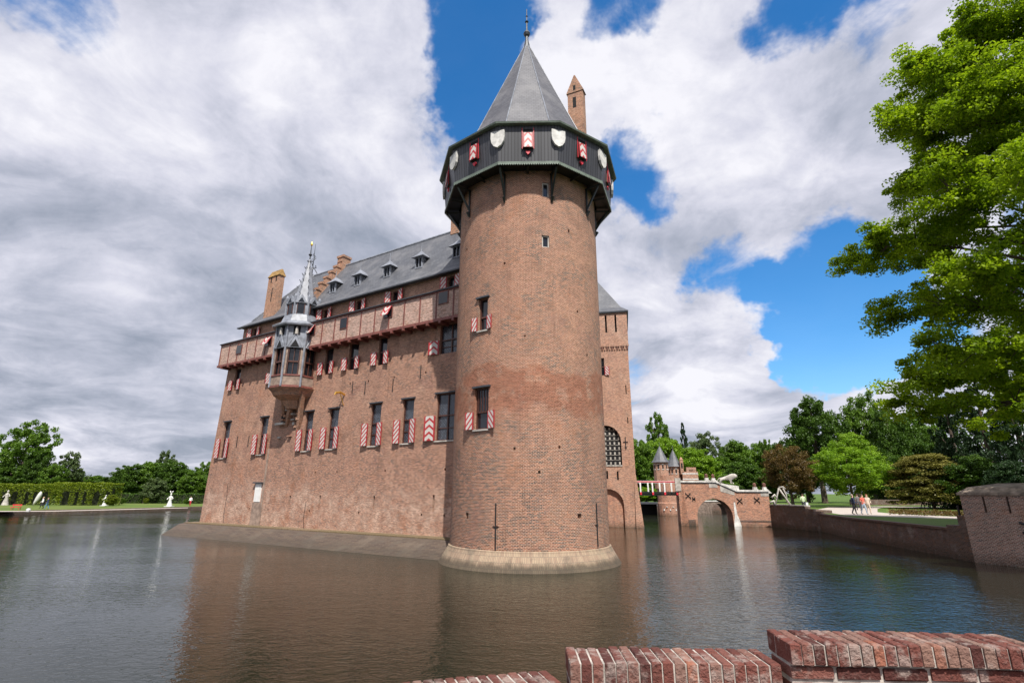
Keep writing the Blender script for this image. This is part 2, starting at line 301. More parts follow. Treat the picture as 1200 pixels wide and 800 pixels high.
# ------------------------------------------------------------------ mesh building
ORG = {}
def org(o): return ORG.get(o.name, Vector((0, 0, 0))) if o else Vector((0, 0, 0))
class MB:
    def __init__(s): s.v = []; s.f = []; s.uv = []; s.mi = []
    def face(s, pts, uv=None, mi=0):
        i = len(s.v); s.v += [tuple(p) for p in pts]; s.f.append(tuple(range(i, i+len(pts)))); s.uv.append(uv); s.mi.append(mi)
    def hexa(s, p, mi=0, uvs=None):      # p: 8 points, 0-3 bottom loop, 4-7 top loop
        c = sum((Vector(q) for q in p), Vector())/8
        for q in ((0, 1, 2, 3), (4, 5, 6, 7), (0, 1, 5, 4), (1, 2, 6, 5), (2, 3, 7, 6), (3, 0, 4, 7)):
            pts = [Vector(p[k]) for k in q]
            nn = (pts[1]-pts[0]).cross(pts[2]-pts[0])
            if nn.dot(sum(pts, Vector())/4-c) < 0: pts.reverse()
            s.face(pts, None, mi)
    def box(s, a_, b_, mi=0):
        x0, y0, z0 = a_; x1, y1, z1 = b_
        s.hexa([(x0, y0, z0), (x1, y0, z0), (x1, y1, z0), (x0, y1, z0), (x0, y0, z1), (x1, y0, z1), (x1, y1, z1), (x0, y1, z1)], mi)
    def ring(s, rings, closed=True, cap0=False, cap1=False, mi=0, uvr=None):
        for i in range(len(rings)-1):
            A, B = rings[i], rings[i+1]; n = len(A)
            for k in range(n if closed else n-1):
                k2 = (k+1) % n; uv = None
                if uvr: uv = [(uvr(k, i)), (uvr(k+1, i)), (uvr(k+1, i+1)), (uvr(k, i+1))]
                if (Vector(B[k])-Vector(B[k2])).length < 1e-6: s.face([A[k], A[k2], B[k]], uv[:3] if uv else None, mi)
                else: s.face([A[k], A[k2], B[k2], B[k]], uv, mi)
        if cap0: s.face(list(reversed(rings[0])), None, mi)
        if cap1: s.face(rings[-1], None, mi)
    def tube(s, pts, rad, n=8, mi=0):
        pts = [Vector(p) for p in pts]; rads = rad if isinstance(rad, (list, tuple)) else [rad]*len(pts); rings = []
        for i, p in enumerate(pts):
            d = (pts[min(i+1, len(pts)-1)]-pts[max(i-1, 0)]).normalized()
            t1 = d.cross(Vector((0.31, 0.17, 0.93))).normalized(); t2 = d.cross(t1)
            rings.append([p+(t1*math.cos(2*math.pi*k/n)+t2*math.sin(2*math.pi*k/n))*rads[i] for k in range(n)])
        s.ring(rings, True, True, True, mi)
    def lathe(s, c, prof, n=16, mi=0, ang0=0.0, cap0=False, cap1=False):
        rings = [[(c[0]+r*math.cos(ang0+2*math.pi*k/n), c[1]+r*math.sin(ang0+2*math.pi*k/n), c[2]+z) for k in range(n)] for r, z in prof]
        s.ring(rings, True, cap0, cap1, mi)
    def build(s, name, mats, parent=None, smooth=False):
        o0 = org(parent)
        V = np.array(s.v, dtype=float).reshape(-1, 3)
        key = np.round(V, 4); _, idx, inv = np.unique(key, axis=0, return_index=True, return_inverse=True); inv = inv.reshape(-1)
        me = bpy.data.meshes.new(name)
        faces = []; fu = []; fm = []
        for f, u, mi in zip(s.f, s.uv, s.mi):
            g = [int(inv[k]) for k in f]
            if len(set(g)) < len(g):
                gg = []; uu = []
                for k, q in enumerate(g):
                    if q not in gg: gg.append(q); uu.append(u[k] if u else None)
                if len(gg) < 3: continue
                g = gg; u = uu if u else None
            faces.append(g); fu.append(u); fm.append(mi)
        V2 = V[idx]
        me.from_pydata((V2-np.array(o0)).tolist(), [], faces)
        ul = me.uv_layers.new(name='UVMap'); data = np.zeros((len(me.loops), 2), dtype=np.float32); li = 0
        for f, u in zip(faces, fu):
            P = V2[f]
            if u is None:
                n_ = np.zeros(3)
                for k in range(len(f)): n_ += np.cross(P[k]-P[0], P[(k+1) % len(f)]-P[0])
                ln = np.linalg.norm(n_); n_ = n_/ln if ln > 0 else np.array([0, 0, 1.0])
                if abs(n_[2]) > 0.97: uu = P[:, :2]
                else:
                    t_ = np.array([-n_[1], n_[0], 0]); t_ /= np.linalg.norm(t_); b_ = np.cross(n_, t_); 
                    if b_[2] < 0: b_ = -b_
                    uu = np.stack([P@t_, P@b_ if abs(n_[2]) > 0.35 else P[:, 2]], 1)
            else: uu = np.array(u)
            data[li:li+len(f)] = uu; li += len(f)
        ul.data.foreach_set('uv', data.ravel())
        if not isinstance(mats, (list, tuple)): mats = [mats]
        for m_ in mats: me.materials.append(m_)
        me.polygons.foreach_set('material_index', fm)
        if smooth: me.polygons.foreach_set('use_smooth', [True]*len(faces))
        me.update()
        o = bpy.data.objects.new(name, me); col.objects.link(o)
        if parent: o.parent = parent
        ORG[o.name] = o0.copy() if parent else Vector((0, 0, 0))
        return o
def tag(o, label=None, cat=None, group=None, kind=None):
    if label: o['label'] = label
    if cat: o['category'] = cat
    if group: o['group'] = group
    if kind: o['kind'] = kind
    return o
def thing(name, loc, label, cat, group=None):
    e = bpy.data.objects.new(name, None); col.objects.link(e); e.location = loc; e.empty_display_size = 0.3
    ORG[e.name] = Vector(loc); tag(e, label, cat, group); return e

class Flat:                                    # a wall plane: x along, z up, off outwards
    def __init__(s, o, ex, n, lean=None): s.o = Vector(o); s.ex = Vector(ex).normalized(); s.n = Vector(n).normalized(); s.lean = lean
    def __call__(s, x, z, off=0.0):
        if s.lean: x = s.lean(x, z)
        p = s.o+s.ex*x+s.n*off; return Vector((p.x, p.y, z))
    brk = 1e9
class Round:                                   # a round wall: x is arc length at radius r, 0 faces the camera side
    def __init__(s, c, r): s.c = c; s.r = r
    def __call__(s, x, z, off=0.0):
        a_ = x/s.r; return Vector((s.c[0]+(s.r+off)*math.sin(a_), s.c[1]-(s.r+off)*math.cos(a_), z))
    brk = 0.35
def fbox(mb, F, x0, x1, z0, z1, o0, o1, mi=0):
    n = max(1, int(abs(x1-x0)/F.brk)+ (0 if F.brk > 1e8 else 1)); n = 1 if F.brk > 1e8 else n
    for i in range(n):
        a_, b_ = x0+(x1-x0)*i/n, x0+(x1-x0)*(i+1)/n
        mb.hexa([F(a_, z0, o0), F(b_, z0, o0), F(b_, z0, o1), F(a_, z0, o1), F(a_, z1, o0), F(b_, z1, o0), F(b_, z1, o1), F(a_, z1, o1)], mi)
def wall(mb, F, x0, x1, zb, zt, holes=(), depth=0.3, step=None, mi=0, back=None, mi_rev=None):
    """solid sheet with real openings and reveals; a hole is (xa, xb, z0, z1 or function)"""
    ztf = zt if callable(zt) else (lambda x: zt)
    xs = {x0, x1}
    H = []
    for h in holes:
        xa, xb, z0, z1 = h[:4]; f = z1 if callable(z1) else (lambda x, q=z1: q); H.append((xa, xb, z0, f)); xs |= {xa, xb}
        if callable(z1):
            for k in range(1, 14): xs.add(xa+(xb-xa)*(1-math.cos(math.pi*k/14))/2)
    st = step or F.brk
    if st < 1e8:
        n = int(math.ceil((x1-x0)/st)); xs |= {x0+(x1-x0)*k/n for k in range(n+1)}
    if callable(zt):
        n = 24; xs |= {x0+(x1-x0)*k/n for k in range(n+1)}
    xs = sorted(xs); xs = [xs[0]]+[b_ for a_, b_ in zip(xs, xs[1:]) if b_-a_ > 1e-5]
    for a_, b_ in zip(xs, xs[1:]):
        mid = (a_+b_)/2; act = sorted([h for h in H if h[0] < mid < h[1]], key=lambda h: h[2])
        lo_a = lo_b = zb
        for h in act:
            if h[2] > min(lo_a, lo_b)+1e-5: mb.face([F(a_, lo_a), F(b_, lo_b), F(b_, h[2]), F(a_, h[2])], [(a_, lo_a), (b_, lo_b), (b_, h[2]), (a_, h[2])], mi)
            ta, tb = h[3](a_), h[3](b_)
            mr = mi if mi_rev is None else mi_rev
            mb.face([F(a_, ta), F(b_, tb), F(b_, tb, -depth), F(a_, ta, -depth)], None, mr)
            if h[2] > zb+1e-5: mb.face([F(a_, h[2]), F(b_, h[2]), F(b_, h[2], -depth), F(a_, h[2], -depth)], None, mr)
            lo_a, lo_b = ta, tb
        mb.face([F(a_, lo_a), F(b_, lo_b), F(b_, ztf(b_)), F(a_, ztf(a_))], [(a_, lo_a), (b_, lo_b), (b_, ztf(b_)), (a_, ztf(a_))], mi)
    for h in H:
        for xe in (h[0], h[1]):
            te = h[3](xe)
            if te > h[2]+1e-4: mb.face([F(xe, h[2]), F(xe, h[2], -depth), F(xe, te, -depth), F(xe, te)], [(0, h[2]), (depth, h[2]), (depth, te), (0, te)], mi if mi_rev is None else mi_rev)

def leaf(name_mat, mb_pts, w_, h_): pass
def shutter(F, parent, xh, dirx, w_, z0, z1, ang=35, off=0.04, chev=False, label=None):
    """shutter leaf hinged at xh, opening in direction dirx, standing off the wall by ang degrees"""
    A = F(xh, z0, off); t_ = (F(xh+0.01*dirx, z0, off)-A).normalized(); n_ = (F(xh, z0, off+1)-A).normalized()
    d = (t_*math.cos(R(ang))+n_*math.sin(R(ang))); q = (n_*math.cos(R(ang))-t_*math.sin(R(ang)))
    mb = MB(); th = 0.05; B = A+d*w_
    up = Vector((0, 0, z1-z0))
    for s_, uvf in ((0.0, True), (th, True)):
        P = [A+q*s_, B+q*s_, B+q*s_+up, A+q*s_+up]; H_ = z1-z0
        mb.face(P, [(0, 0), (1, 0), (1, H_), (0, H_)])
    for a_, b_ in ((A, B),):
        mb.face([a_, b_, b_+q*th, a_+q*th], [(0, 0)]*4); mb.face([a_+up, b_+up, b_+q*th+up, a_+q*th+up], [(0, 0)]*4)
    mb.face([A, A+q*th, A+q*th+up, A+up], [(0, 0)]*4); mb.face([B, B+q*th, B+q*th+up, B+up], [(0, 0)]*4)
    o = mb.build('shutter', M_CHEV if chev else M_DIAG, parent); return o
def window(F, parent, x0, x1, z0, z1, shut='both', lower=0.53, sw=0.62, dep=0.28, ang=38, lintel=True, wide=False, wood=None, ov=0.0, soff=0.06, style='cross', chev=False, s_left=True, s_right=True):
    wood = wood or M_BROWN; mb = MB(); fr = 0.085; zm = z0+(z1-z0)*lower; o0, o1 = -dep, -dep+0.12
    fbox(mb, F, x0, x0+fr, z0, z1, o0, o1); fbox(mb, F, x1-fr, x1, z0, z1, o0, o1)
    fbox(mb, F, x0+fr, x1-fr, z0, z0+fr, o0, o1); fbox(mb, F, x0+fr, x1-fr, z1-fr, z1, o0, o1)
    if style in ('cross', 'single'): fbox(mb, F, x0+fr, x1-fr, zm-0.05, zm+0.05, o0, o1+0.02)
    if style == 'cross':
        xm = (x0+x1)/2
        if wide:
            fbox(mb, F, xm-0.05, xm+0.05, z0+fr, zm-0.05, o0, o1); fbox(mb, F, xm-0.05, xm+0.05, zm+0.05, z1-fr, o0, o1)
            for xa, xb in ((x0+fr, xm-0.05), (xm+0.05, x1-fr)): fbox(mb, F, xa, xb, (z0+zm)/2-0.03, (z0+zm)/2+0.03, o0, o1-0.03)
        else:
            fbox(mb, F, xm-0.035, xm+0.035, z0+fr, zm-0.05, o0, o1-0.01); fbox(mb, F, x0+fr, xm-0.035, (z0+zm)/2-0.03, (z0+zm)/2+0.03, o0, o1-0.03); fbox(mb, F, xm+0.035, x1-fr, (z0+zm)/2-0.03, (z0+zm)/2+0.03, o0, o1-0.03)
    if style == 'bars':
        for k in range(1, 5): 
            xb = x0+(x1-x0)*k/5; fbox(mb, F, xb-0.02, xb+0.02, zm, z1-fr, o1, o1+0.05)
        fbox(mb, F, x0+fr, x1-fr, zm-0.06, zm+0.04, o0, o1+0.02)
    wd = mb.build('window', wood, parent)
    g = MB(); g.face([F(x0, z0, -dep+0.03), F(x1, z0, -dep+0.03), F(x1, z1, -dep+0.03), F(x0, z1, -dep+0.03)], [(x0, z0), (x1, z0), (x1, z1), (x0, z1)])
    g.build('pane', M_GLASS if style == 'cross' else M_GLASSP, wd)
    if lintel:
        l_ = MB(); fbox(l_, F, x0-0.14, x1+0.14, z1+0.002, z1+0.11, -0.05, 0.16); l_.build('lintel', M_LEADD, wd)
        s_ = MB(); fbox(s_, F, x0-0.05, x1+0.05, z0-0.10, z0-0.002, -0.1, 0.10); s_.build('sill', M_STONE, wd)
    if s_left: shutter(F, wd, x0-0.02+ov, -1, sw, z0+0.02, zm, ang, soff, chev=chev)
    if s_right: shutter(F, wd, x1+0.02, 1, sw, z0+0.02, zm, ang, soff, chev=chev)
    return wd

def pd(px, py): return pix_dir(px, py)
def onz(px, py, z):                            # point at height z seen in the photograph at px, py (plan reading)
    d = pd(px, py); t_ = (z-EYE)/d.z; return Vector((0, 0, EYE))+d*t_
def ony(px, py, Y):
    d = pd(px, py); return Vector((0, 0, EYE))+d*(Y/d.y)

# ================================================================== WATER AND GROUND
def sheet(name, pts, z, m_, depth=None, **kw):
    mb = MB(); P = [Vector((p[0], p[1], z)) for p in pts]; 
    for t3 in tessellate_polygon([P]): mb.face([P[k] for k in t3])
    if depth:
        n = len(P)
        for i in range(n):
            a_, b_ = P[i], P[(i+1) % n]; mb.face([a_, b_, b_-Vector((0, 0, depth)), a_-Vector((0, 0, depth))], None, 1)
    o = mb.build(name, m_); tag(o, **kw); return o
mb = MB(); mb.face([(-2600, -1200, 0), (2600, -1200, 0), (2600, 3200, 0), (-2600, 3200, 0)]); o = mb.build('water', M_WATER)
tag(o, 'brown green moat water rippled by the breeze round the castle', 'water', kind='structure')
mb = MB(); mb.face([(-2700, -1300, -2.5), (2700, -1300, -2.5), (2700, 3300, -2.5), (-2700, 3300, -2.5)]); tag(mb.build('ground', M_SOIL), 'earth bed under the moat and the park', 'ground', kind='structure')
LB = [(-135, -40), (-118, 10), (-100, 48), (-88, 82), (-84.3, 98), (-79.2, 106), (-71.5, 122), (-62, 136), (-30, 146), (20, 150), (24, 152), (24, 900), (-2400, 2600), (-2400, -40)]
sheet('left_bank_lawn', LB, 0.62, [M_GRASS, M_QUAY], 3.0, label='low green lawn with a brick edge on the far left bank', cat='lawn', kind='structure')
RB = [(24, 900), (24, 152), (21, 131), (24, 121), (50, 121), (50, 113), (43.5, 98), (41, 84), (36.8, 72), (35.3, 61.2), (32.2, 51), (29.8, 37.8), (29.3, 34.9), (33, 30), (34, 10), (30, -60), (2400, -60), (2400, 2600)]
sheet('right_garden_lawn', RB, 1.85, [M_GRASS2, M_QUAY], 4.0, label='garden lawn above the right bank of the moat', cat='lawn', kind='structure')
ZG = 1.85
def gpath(name, pix, lab, z=ZG, m_=None, lift=0.006):
    pts = [onz(px, py, z+lift) for px, py in pix]; mb = MB(); 
    for t3 in tessellate_polygon([pts]): mb.face([pts[k] for k in t3])
    return tag(mb.build(name, m_ or M_GRAVEL), lab, 'path' if 'path' in name else 'flower bed', kind='structure')
gpath('gravel_path', [(978, 597.8), (992, 599.9), (1127, 603.2), (1150, 604.2), (1150, 601.4), (1050, 597.8), (1030, 596), (1030, 592), (1040, 590.2), (1150, 589.9), (1150, 588.9), (1040, 589.0), (975, 590.4), (960, 593.5)], 'pale gravel path round the flower bed')
gpath('flower_bed', [(1040, 597.4), (1150, 600.8), (1150, 594.6), (1040, 592.6)], 'sandy bed planted with rows of small dark plants', m_=M_GRASS, lift=0.004)
gpath('bank_path', [(-40, 603.9), (60, 602.9), (150, 600.0), (222, 597.7), (222, 598.2), (150, 600.7), (60, 603.7), (-40, 604.9)], 'pale path along the edge of the left bank', z=0.62)
mb = MB(); mb.box((-9, -6, 1.6), (9, 3.2, 2.2)); tag(mb.build('paved_deck', M_QUAY), 'paved deck behind the brick parapet', 'pavement', kind='structure')

# ================================================================== CASTLE WING
U = (-math.sin(R(58.2)), math.cos(R(58.2)), 0); NV = (-math.cos(R(58.2)), -math.sin(R(58.2)), 0)
def lean(x, z): return x-0.05*max(z-1, 0)*(x-19.2)/2.1 if x > 19.2 else x
FW = Flat((-14.08, 44.86, 0), U, NV, lean); FG = Flat((-14.08, 44.86, 0), U, NV)
wing = thing('castle_wing', FG(2, 0), 'long brick castle wing with slate roof and timber gallery left of the round tower', 'castle')
LOW = [(18.25, 19.5, 7.35, 11.1), (11.75, 12.95, 7.5, 11.15), (4.95, 6.1, 7.6, 11.2), (1.5, 2.75, 7.65, 11.2), (-3.72, -2.5, 7.7, 11.22), (-7.35, -6.15, 7.75, 11.28), (-11.75, -9.7, 7.8, 11.4)]
UPP = [(17.9, 18.95, 14.45, 16.85), (11.1, 12.2, 14.5, 16.9), (3.1, 4.2, 14.5, 17.05), (-0.3, 0.9, 14.55, 17.05), (-3.85, -2.85, 14.55, 17.05), (-11.9, -9.75, 14.6, 17.05)]
TOP = [(4.3, 5.25, 20.15, 21.15), (-0.35, 0.6, 20.15, 21.15), (-4.95, -4.0, 20.15, 21.15), (-11.2, -10.3, 20.15, 21.15), (15.75, 16.8, 20.15, 21.1)]
SL = [(2.78, 2.98, 2.7, 3.75), (6.85, 7.05, 2.7, 3.7), (-3.75, -3.55, 2.7, 3.75), (-9.9, -9.7, 2.68, 3.85)]
rnd = random.Random(3)
PUT = []
for x in np.arange(-11, 20, 2.9):
    for z in (2.35, 5.6, 13.2):
        if rnd.random() < 0.62:
            xx = x+rnd.uniform(-.7, .7); PUT.append((xx, xx+0.16, z, z+0.17))
def clash(h): return any(h[0] < q[1]+0.15 and h[1] > q[0]-0.15 and h[2] < q[3]+.2 and h[3] > q[2]-.2 for q in LOW+UPP+SL)
PUT = [h for h in PUT if not clash(h) and not (5 < h[0] < 10.5 and h[2] > 7)]
mb = MB()
wall(mb, FW, -16, 21.3, -1.0, 19.7, LOW+UPP+SL+PUT, 0.32, step=1.2)
wall(mb, FG, -16, 18.6, 19.7, 21.45, TOP, 0.3)
# end and rear walls
c0, c1 = FG(21.3, 0, 0), FG(21.3, 0, -8.6)
for z0 in (0,):
    mb.face([FW(21.3, -1, 0), FW(21.3, -1, -8.6), FW(21.3, 19.7, -8.6), FW(21.3, 19.7, 0)])
    mb.face([FG(18.6, 19.7, 0), FG(18.6, 19.7, -8.6), FG(18.6, 21.45, -8.6), FG(18.6, 21.45, 0)])
    mb.face([FG(21.3, -1, -8.6), FG(-16, -1, -8.6), FG(-16, 21.45, -8.6), FG(21.3, 21.45, -8.6)])
    mb.face([FG(-16, -1, 0), FG(-16, -1, -8.6), FG(-16, 21.45, -8.6), FG(-16, 21.45, 0)])
    mb.face([FG(18.6, 19.7, 0), FW(21.3, 19.7, 0), FW(21.3, 19.7, -8.6), FG(18.6, 19.7, -8.6)])
for h in SL+PUT: mb.face([FG(h[0]-.02, h[2]-.02, -.315), FG(h[1]+.02, h[2]-.02, -.315), FG(h[1]+.02, h[3]+.02, -.315), FG(h[0]-.02, h[3]+.02, -.315)], None, 1)
wallo = mb.build('wall', [M_WING, M_DARK], wing)
for i, h in enumerate(LOW): window(FW, wing, *h, sw=0.66, ang=7, ov=.2, soff=.16, dep=0.3) if i != 6 else window(FW, wing, *h, sw=0.95, wide=True, chev=True, ang=12, s_left=False)
for i, h in enumerate(UPP): window(FW, wing, *h, sw=0.62 if i != 5 else 0.95, lower=0.47, wide=(i == 5), chev=(i == 5), ang=7 if i != 5 else 12, ov=.2 if i != 5 else 0, soff=.16 if i != 5 else .06, s_left=(i != 5), lintel=False, style='single' if i != 5 else 'cross')
for i, h in enumerate(TOP): window(FG, wing, *h, sw=0.62, lower=1.0, ang=12, ov=.1, soff=.12, lintel=False, style='none', chev=False)
# vertical iron wall anchors and settling cracks
for x, z in ((0.0, 12.9), (-4.9, 12.6), (-7.9, 13.4), (9.5, 12.9), (14.6, 8.9), (16.6, 8.9), (-1.6, 12.7)):
    mb = MB(); fbox(mb, FG, x, x+0.05, z-0.55, z+0.55, 0.0, 0.05); mb.build('wall_anchor', M_IRON, wing)
mb = MB(); mb.tube([FG(16.9, 1.0, .012), FG(17.05, 2.2, .012), FG(16.95, 3.4, .012), FG(17.1, 4.6, .012)], 0.02, 5); mb.build('wall_crack', M_DARK, wing); mb = MB(); mb.tube([FG(4.6, 1.0, .012), FG(4.75, 2.0, .012), FG(4.65, 3.2, .012)], 0.02, 5); mb.build('wall_crack', M_DARK, wing)
# white sluice panel with a dark hood
mb = MB(); fbox(mb, FG, 11.35, 12.25, 3.1, 4.75, 0.002, 0.12); d_ = mb.build('sluice_panel', M_WHITE, wing)
mb = MB(); fbox(mb, FG, 11.15, 12.5, 4.78, 4.9, 0.0, 0.3); mb.build('hood', M_LEADD, d_)
mb = MB(); fbox(mb, FG, 11.1, 12.4, 0.95, 3.05, 0.002, 0.10); fbox(mb, FG, 10.9, 11.12, 0.95, 8, 0.002, 0.08); mb.build('pilaster', M_SAND, wing)
# brass gargoyle spout
mb = MB(); mb.tube([FG(1.0, 12.35, 0), FG(1.0, 12.5, .5), FG(1.1, 12.4, .9), FG(1.1, 12.2, 1.0)], [0.1, 0.09, 0.12, 0.05], 7); mb.tube([FG(1.0, 11.4, 0.02), FG(1.0, 11.9, .25), FG(1.0, 12.4, .5)], 0.04, 6); mb.build('gargoyle', M_GOLD, wing)
# sloping plinth
mb = MB(); prof = [(0.0, 1.0), (1.75, 0.9), (1.95, 0.82), (3.7, 0.0), (4.6, -0.6)]
ss = [-16, -10, -4, 2, 8, 14, 19]
rings = [[FG(s_, z, o_) for o_, z in prof] for s_ in ss]
rings.append([FG(22.3-0.42*o_, z, o_) for o_, z in prof])
mb.ring(rings, closed=False)
q = [(0.0, 1.0), (1.4, 0.9), (1.6, 0.82), (3.0, 0.0), (3.8, -0.6)]
rr = [[FG(22.3-0.42*o_, z, o_) for o_, z in prof]] + [[FG(22.0+o2*0.5, z, -8.6+o2*.2) for o2, z in prof]]
mb.ring(rr, closed=False)
mb.face([FG(21.0, 1.0, 0), FG(22.3, 1.0, 0), FG(22.2, 1.0, -8.6), FG(21.0, 1.0, -8.6)])
pl = mb.build('plinth', M_PLINTH, wing)
mb = MB(); fbox(mb, FG, -16, 21.7, 0.9, 1.006, 0.0, 1.3); mb.build('ledge_soil', grass('ledge_grass', (0.22, 0.155, 0.10), (0.17, 0.13, 0.075)), wing)
# timber gallery
def gallery(s0, s1, endcap=None):
    g = MB(); fbox(g, FG, s0, s1, 17.25, 19.62, 0.0, 0.86); go = g.build('gallery', M_PINK, wing)
    p = MB(); s_ = s0+0.05; 
    n = max(2, int(round((s1-s0)/1.75)))
    for k in range(n+1):
        x = s0+0.05+(s1-s0-0.17)*k/n; fbox(p, FG, x, x+0.11, 17.26, 19.6, 0.855, 0.91)
    fbox(p, FG, s0-0.05, s1+0.05, 17.05, 17.27, -0.01, 1.0); fbox(p, FG, s0-0.02, s1+0.02, 19.5, 19.62, 0.85, 0.93)
    for k in range(int((s1-s0)/1.3)+1):
        x = s0+0.3+1.3*k
        if x < s1-.2: fbox(p, FG, x, x+0.2, 16.83, 17.05, 0.0, 1.08)
    if endcap:
        for o_ in (0.1, 0.5): fbox(p, FG, s1-0.02, s1+0.04, 17.27, 19.5, o_, o_+0.1)
    p.build('timber_frame', M_REDWOOD, go)
    t_ = MB(); t_.hexa([FG(s0-.05, 19.62, 1.05), FG(s1+.1, 19.62, 1.05), FG(s1+.1, 19.62, -.02), FG(s0-.05, 19.62, -.02), FG(s0-.05, 19.70, 1.05), FG(s1+.1, 19.70, 1.05), FG(s1+.1, 19.98, -.02), FG(s0-.05, 19.98, -.02)])
    t_.build('gallery_roof', M_LEADD, go); return go
ga = gallery(-13.5, 5.75); gb = gallery(9.3, 21.0, True)
def hatch(s0, s1, z0, z1, par, tilt=False):
    m_ = MB(); fbox(m_, FG, s0-.06, s1+.06, z0-.06, z1+.06, 0.87, 0.93); h = m_.build('hatch', M_REDWOOD, par)
    m_ = MB(); fbox(m_, FG, s0, s1, z0, z1, 0.9, 0.945); m_.build('pane', M_GLASSP, h)
    if tilt:
        m_ = MB(); A, B = FG(s0, z1, 0.96), FG(s1, z1, 0.96); dn = (FG(s0, z0+.05, 1.4)-A)
        m_.face([A, B, B+dn, A+dn], [(0, 0), (1, 0), (1, .9), (0, .9)]); nn = Vector(NV)*0.04
        m_.face([A+nn, B+nn, B+dn+nn, A+dn+nn], [(0, 0), (1, 0), (1, .9), (0, .9)]); m_.build('flap', M_CHEV, h)
hatch(.55, 1.4, 18.35, 19.3, ga); hatch(-5.05, -4.2, 18.4, 19.35, ga, True); hatch(-11.1, -10.2, 18.5, 19.45, ga); hatch(5.0, 5.6, 18.4, 19.3, ga, True)
hatch(16.9, 17.8, 18.2, 19.1, gb); hatch(11.7, 12.7, 18.3, 19.2, gb, True)
# roof
RP = [(0.55, 21.42), (-0.25, 22.15), (-4.0, 28.0)]
def roofs(o_):
    for (a1, z1), (a2, z2) in zip(RP, RP[1:]):
        if a1 >= o_ >= a2: return z1+(z2-z1)*(a1-o_)/(a1-a2)
mb = MB(); sl_ = [-16.5, -10, -4, 2, 7.3]
def slope(sa, sb, tops=None):
    for (a1, z1), (a2, z2) in zip(RP, RP[1:]):
        mb.face([FG(sa[0] if isinstance(sa, tuple) else sa, z1, a1), FG(sb, z1, a1), FG(sb, z2, a2), FG(sa, z2, a2)])
# front slope with hip on the left end
E1 = 18.95; hipx = lambda z: {21.42: E1, 22.15: 17.8, 28.0: 13.4}[z]
for (a1, z1), (a2, z2) in zip(RP, RP[1:]):
    mb.face([FG(-16.5, z1, a1), FG(hipx(z1), z1, a1), FG(hipx(z2), z2, a2), FG(-16.5, z2, a2)])
    b1, b2 = -8.0-a1, -8.0-a2
    mb.face([FG(-16.5, z1, b1), FG(hipx(z1), z1, b1), FG(hipx(z2), z2, b2), FG(-16.5, z2, b2)])
    mb.face([FG(hipx(z1), z1, a1), FG(hipx(z1), z1, b1), FG(hipx(z2), z2, b2), FG(hipx(z2), z2, a2)])
mb.face([FG(-16.5, 21.42, .55), FG(E1, 21.42, .55), FG(E1, 21.42, -8.55), FG(-16.5, 21.42, -8.55)])
mb.face([FG(-16.5, z, a_) for a_, z in RP]+[FG(-16.5, 22.15, -7.75), FG(-16.5, 21.42, -8.55)])
roof = mb.build('roof', M_SLATE, wing)
mb = MB(); fbox(mb, FG, -16.4, E1+.03, 21.3, 21.415, 0.3, 0.62); mb.build('gutter', M_LEADD, roof)
mb = MB(); mb.tube([FG(-16.5, 28.03, -4), FG(13.4, 28.03, -4)], 0.12, 8); mb.tube([FG(13.4, 28.03, -4), FG(17.8, 22.2, -.25)], 0.09, 6); mb.build('ridge_capping', M_LEAD, roof)
for s_ in (5.55, 1.95, -2.05, -6.0, -10.3):
    m_ = MB(); z0 = 23.45; o0 = -1.02
    for dx in (-.42, .34): fbox(m_, FG, s_+dx, s_+dx+.08, z0-.1, z0+1.0, o0-.9, o0+.06)
    fbox(m_, FG, s_-.34, s_+.34, z0-.1, z0, o0-.9, o0+.06); fbox(m_, FG, s_-.34, s_+.34, z0+.92, z0+1.0, o0-.6, o0+.06); fbox(m_, FG, s_-.03, s_+.03, z0, z0+.92, o0-.1, o0+.03)
    fbox(m_, FG, s_-.42, s_+.42, z0+.0, z0+1.0, o0-1.2, o0-.1, 1)
    # little hipped hat with a spike
    ap = FG(s_, z0+1.75, o0-.25)
    base = [FG(s_-.72, z0+.98, o0+.34), FG(s_+.72, z0+.98, o0+.34), FG(s_+.62, z0+1.1, o0-1.1), FG(s_-.62, z0+1.1, o0-1.1)]
    mid = [FG(s_-.4, z0+1.22, o0+.1), FG(s_+.4, z0+1.22, o0+.1), FG(s_+.36, z0+1.3, o0-1.2), FG(s_-.36, z0+1.3, o0-1.2)]
    m_.ring([base, mid], cap0=True, mi=2); rb = FG(s_, z0+1.6, o0-1.3)
    m_.face([mid[0], mid[1], ap], None, 2); m_.face([mid[1], mid[2], rb, ap], None, 2); m_.face([mid[3], mid[0], ap, rb], None, 2)
    m_.tube([ap-Vector((0, 0, .1)), ap+Vector((0, 0, .75))], [0.05, 0.015], 6, 2)
    m_.build('dormer', [M_LEAD, M_GLASSP, M_LEAD], wing)
# stepped cross gable with its chimney
mb = MB(); n = 8
for k in range(n):
    o1_ = 0.35-k*0.545; o2_ = o1_-0.545; zt = roofs(max(o2_, -4.0))+0.35
    fbox(mb, FG, 7.7, 8.25, 21.0, zt, o2_, o1_); fbox(mb, FG, 7.62, 8.33, zt, zt+0.22, o2_+.02, o1_+0.06)
for k in range(n):
    o1_ = -8.35+k*0.545; zt = roofs(max(-8-(o1_+.545), -4.0))+0.35; fbox(mb, FG, 7.7, 8.25, 21.0, zt, o1_, o1_+0.545)
fbox(mb, FG, 7.5, 8.45, 27, 28.9, -4.5, -3.5); fbox(mb, FG, 7.42, 8.53, 28.9, 29.15, -4.58, -3.42)
mb.build('stepped_gable', M_ORANGE, wing)
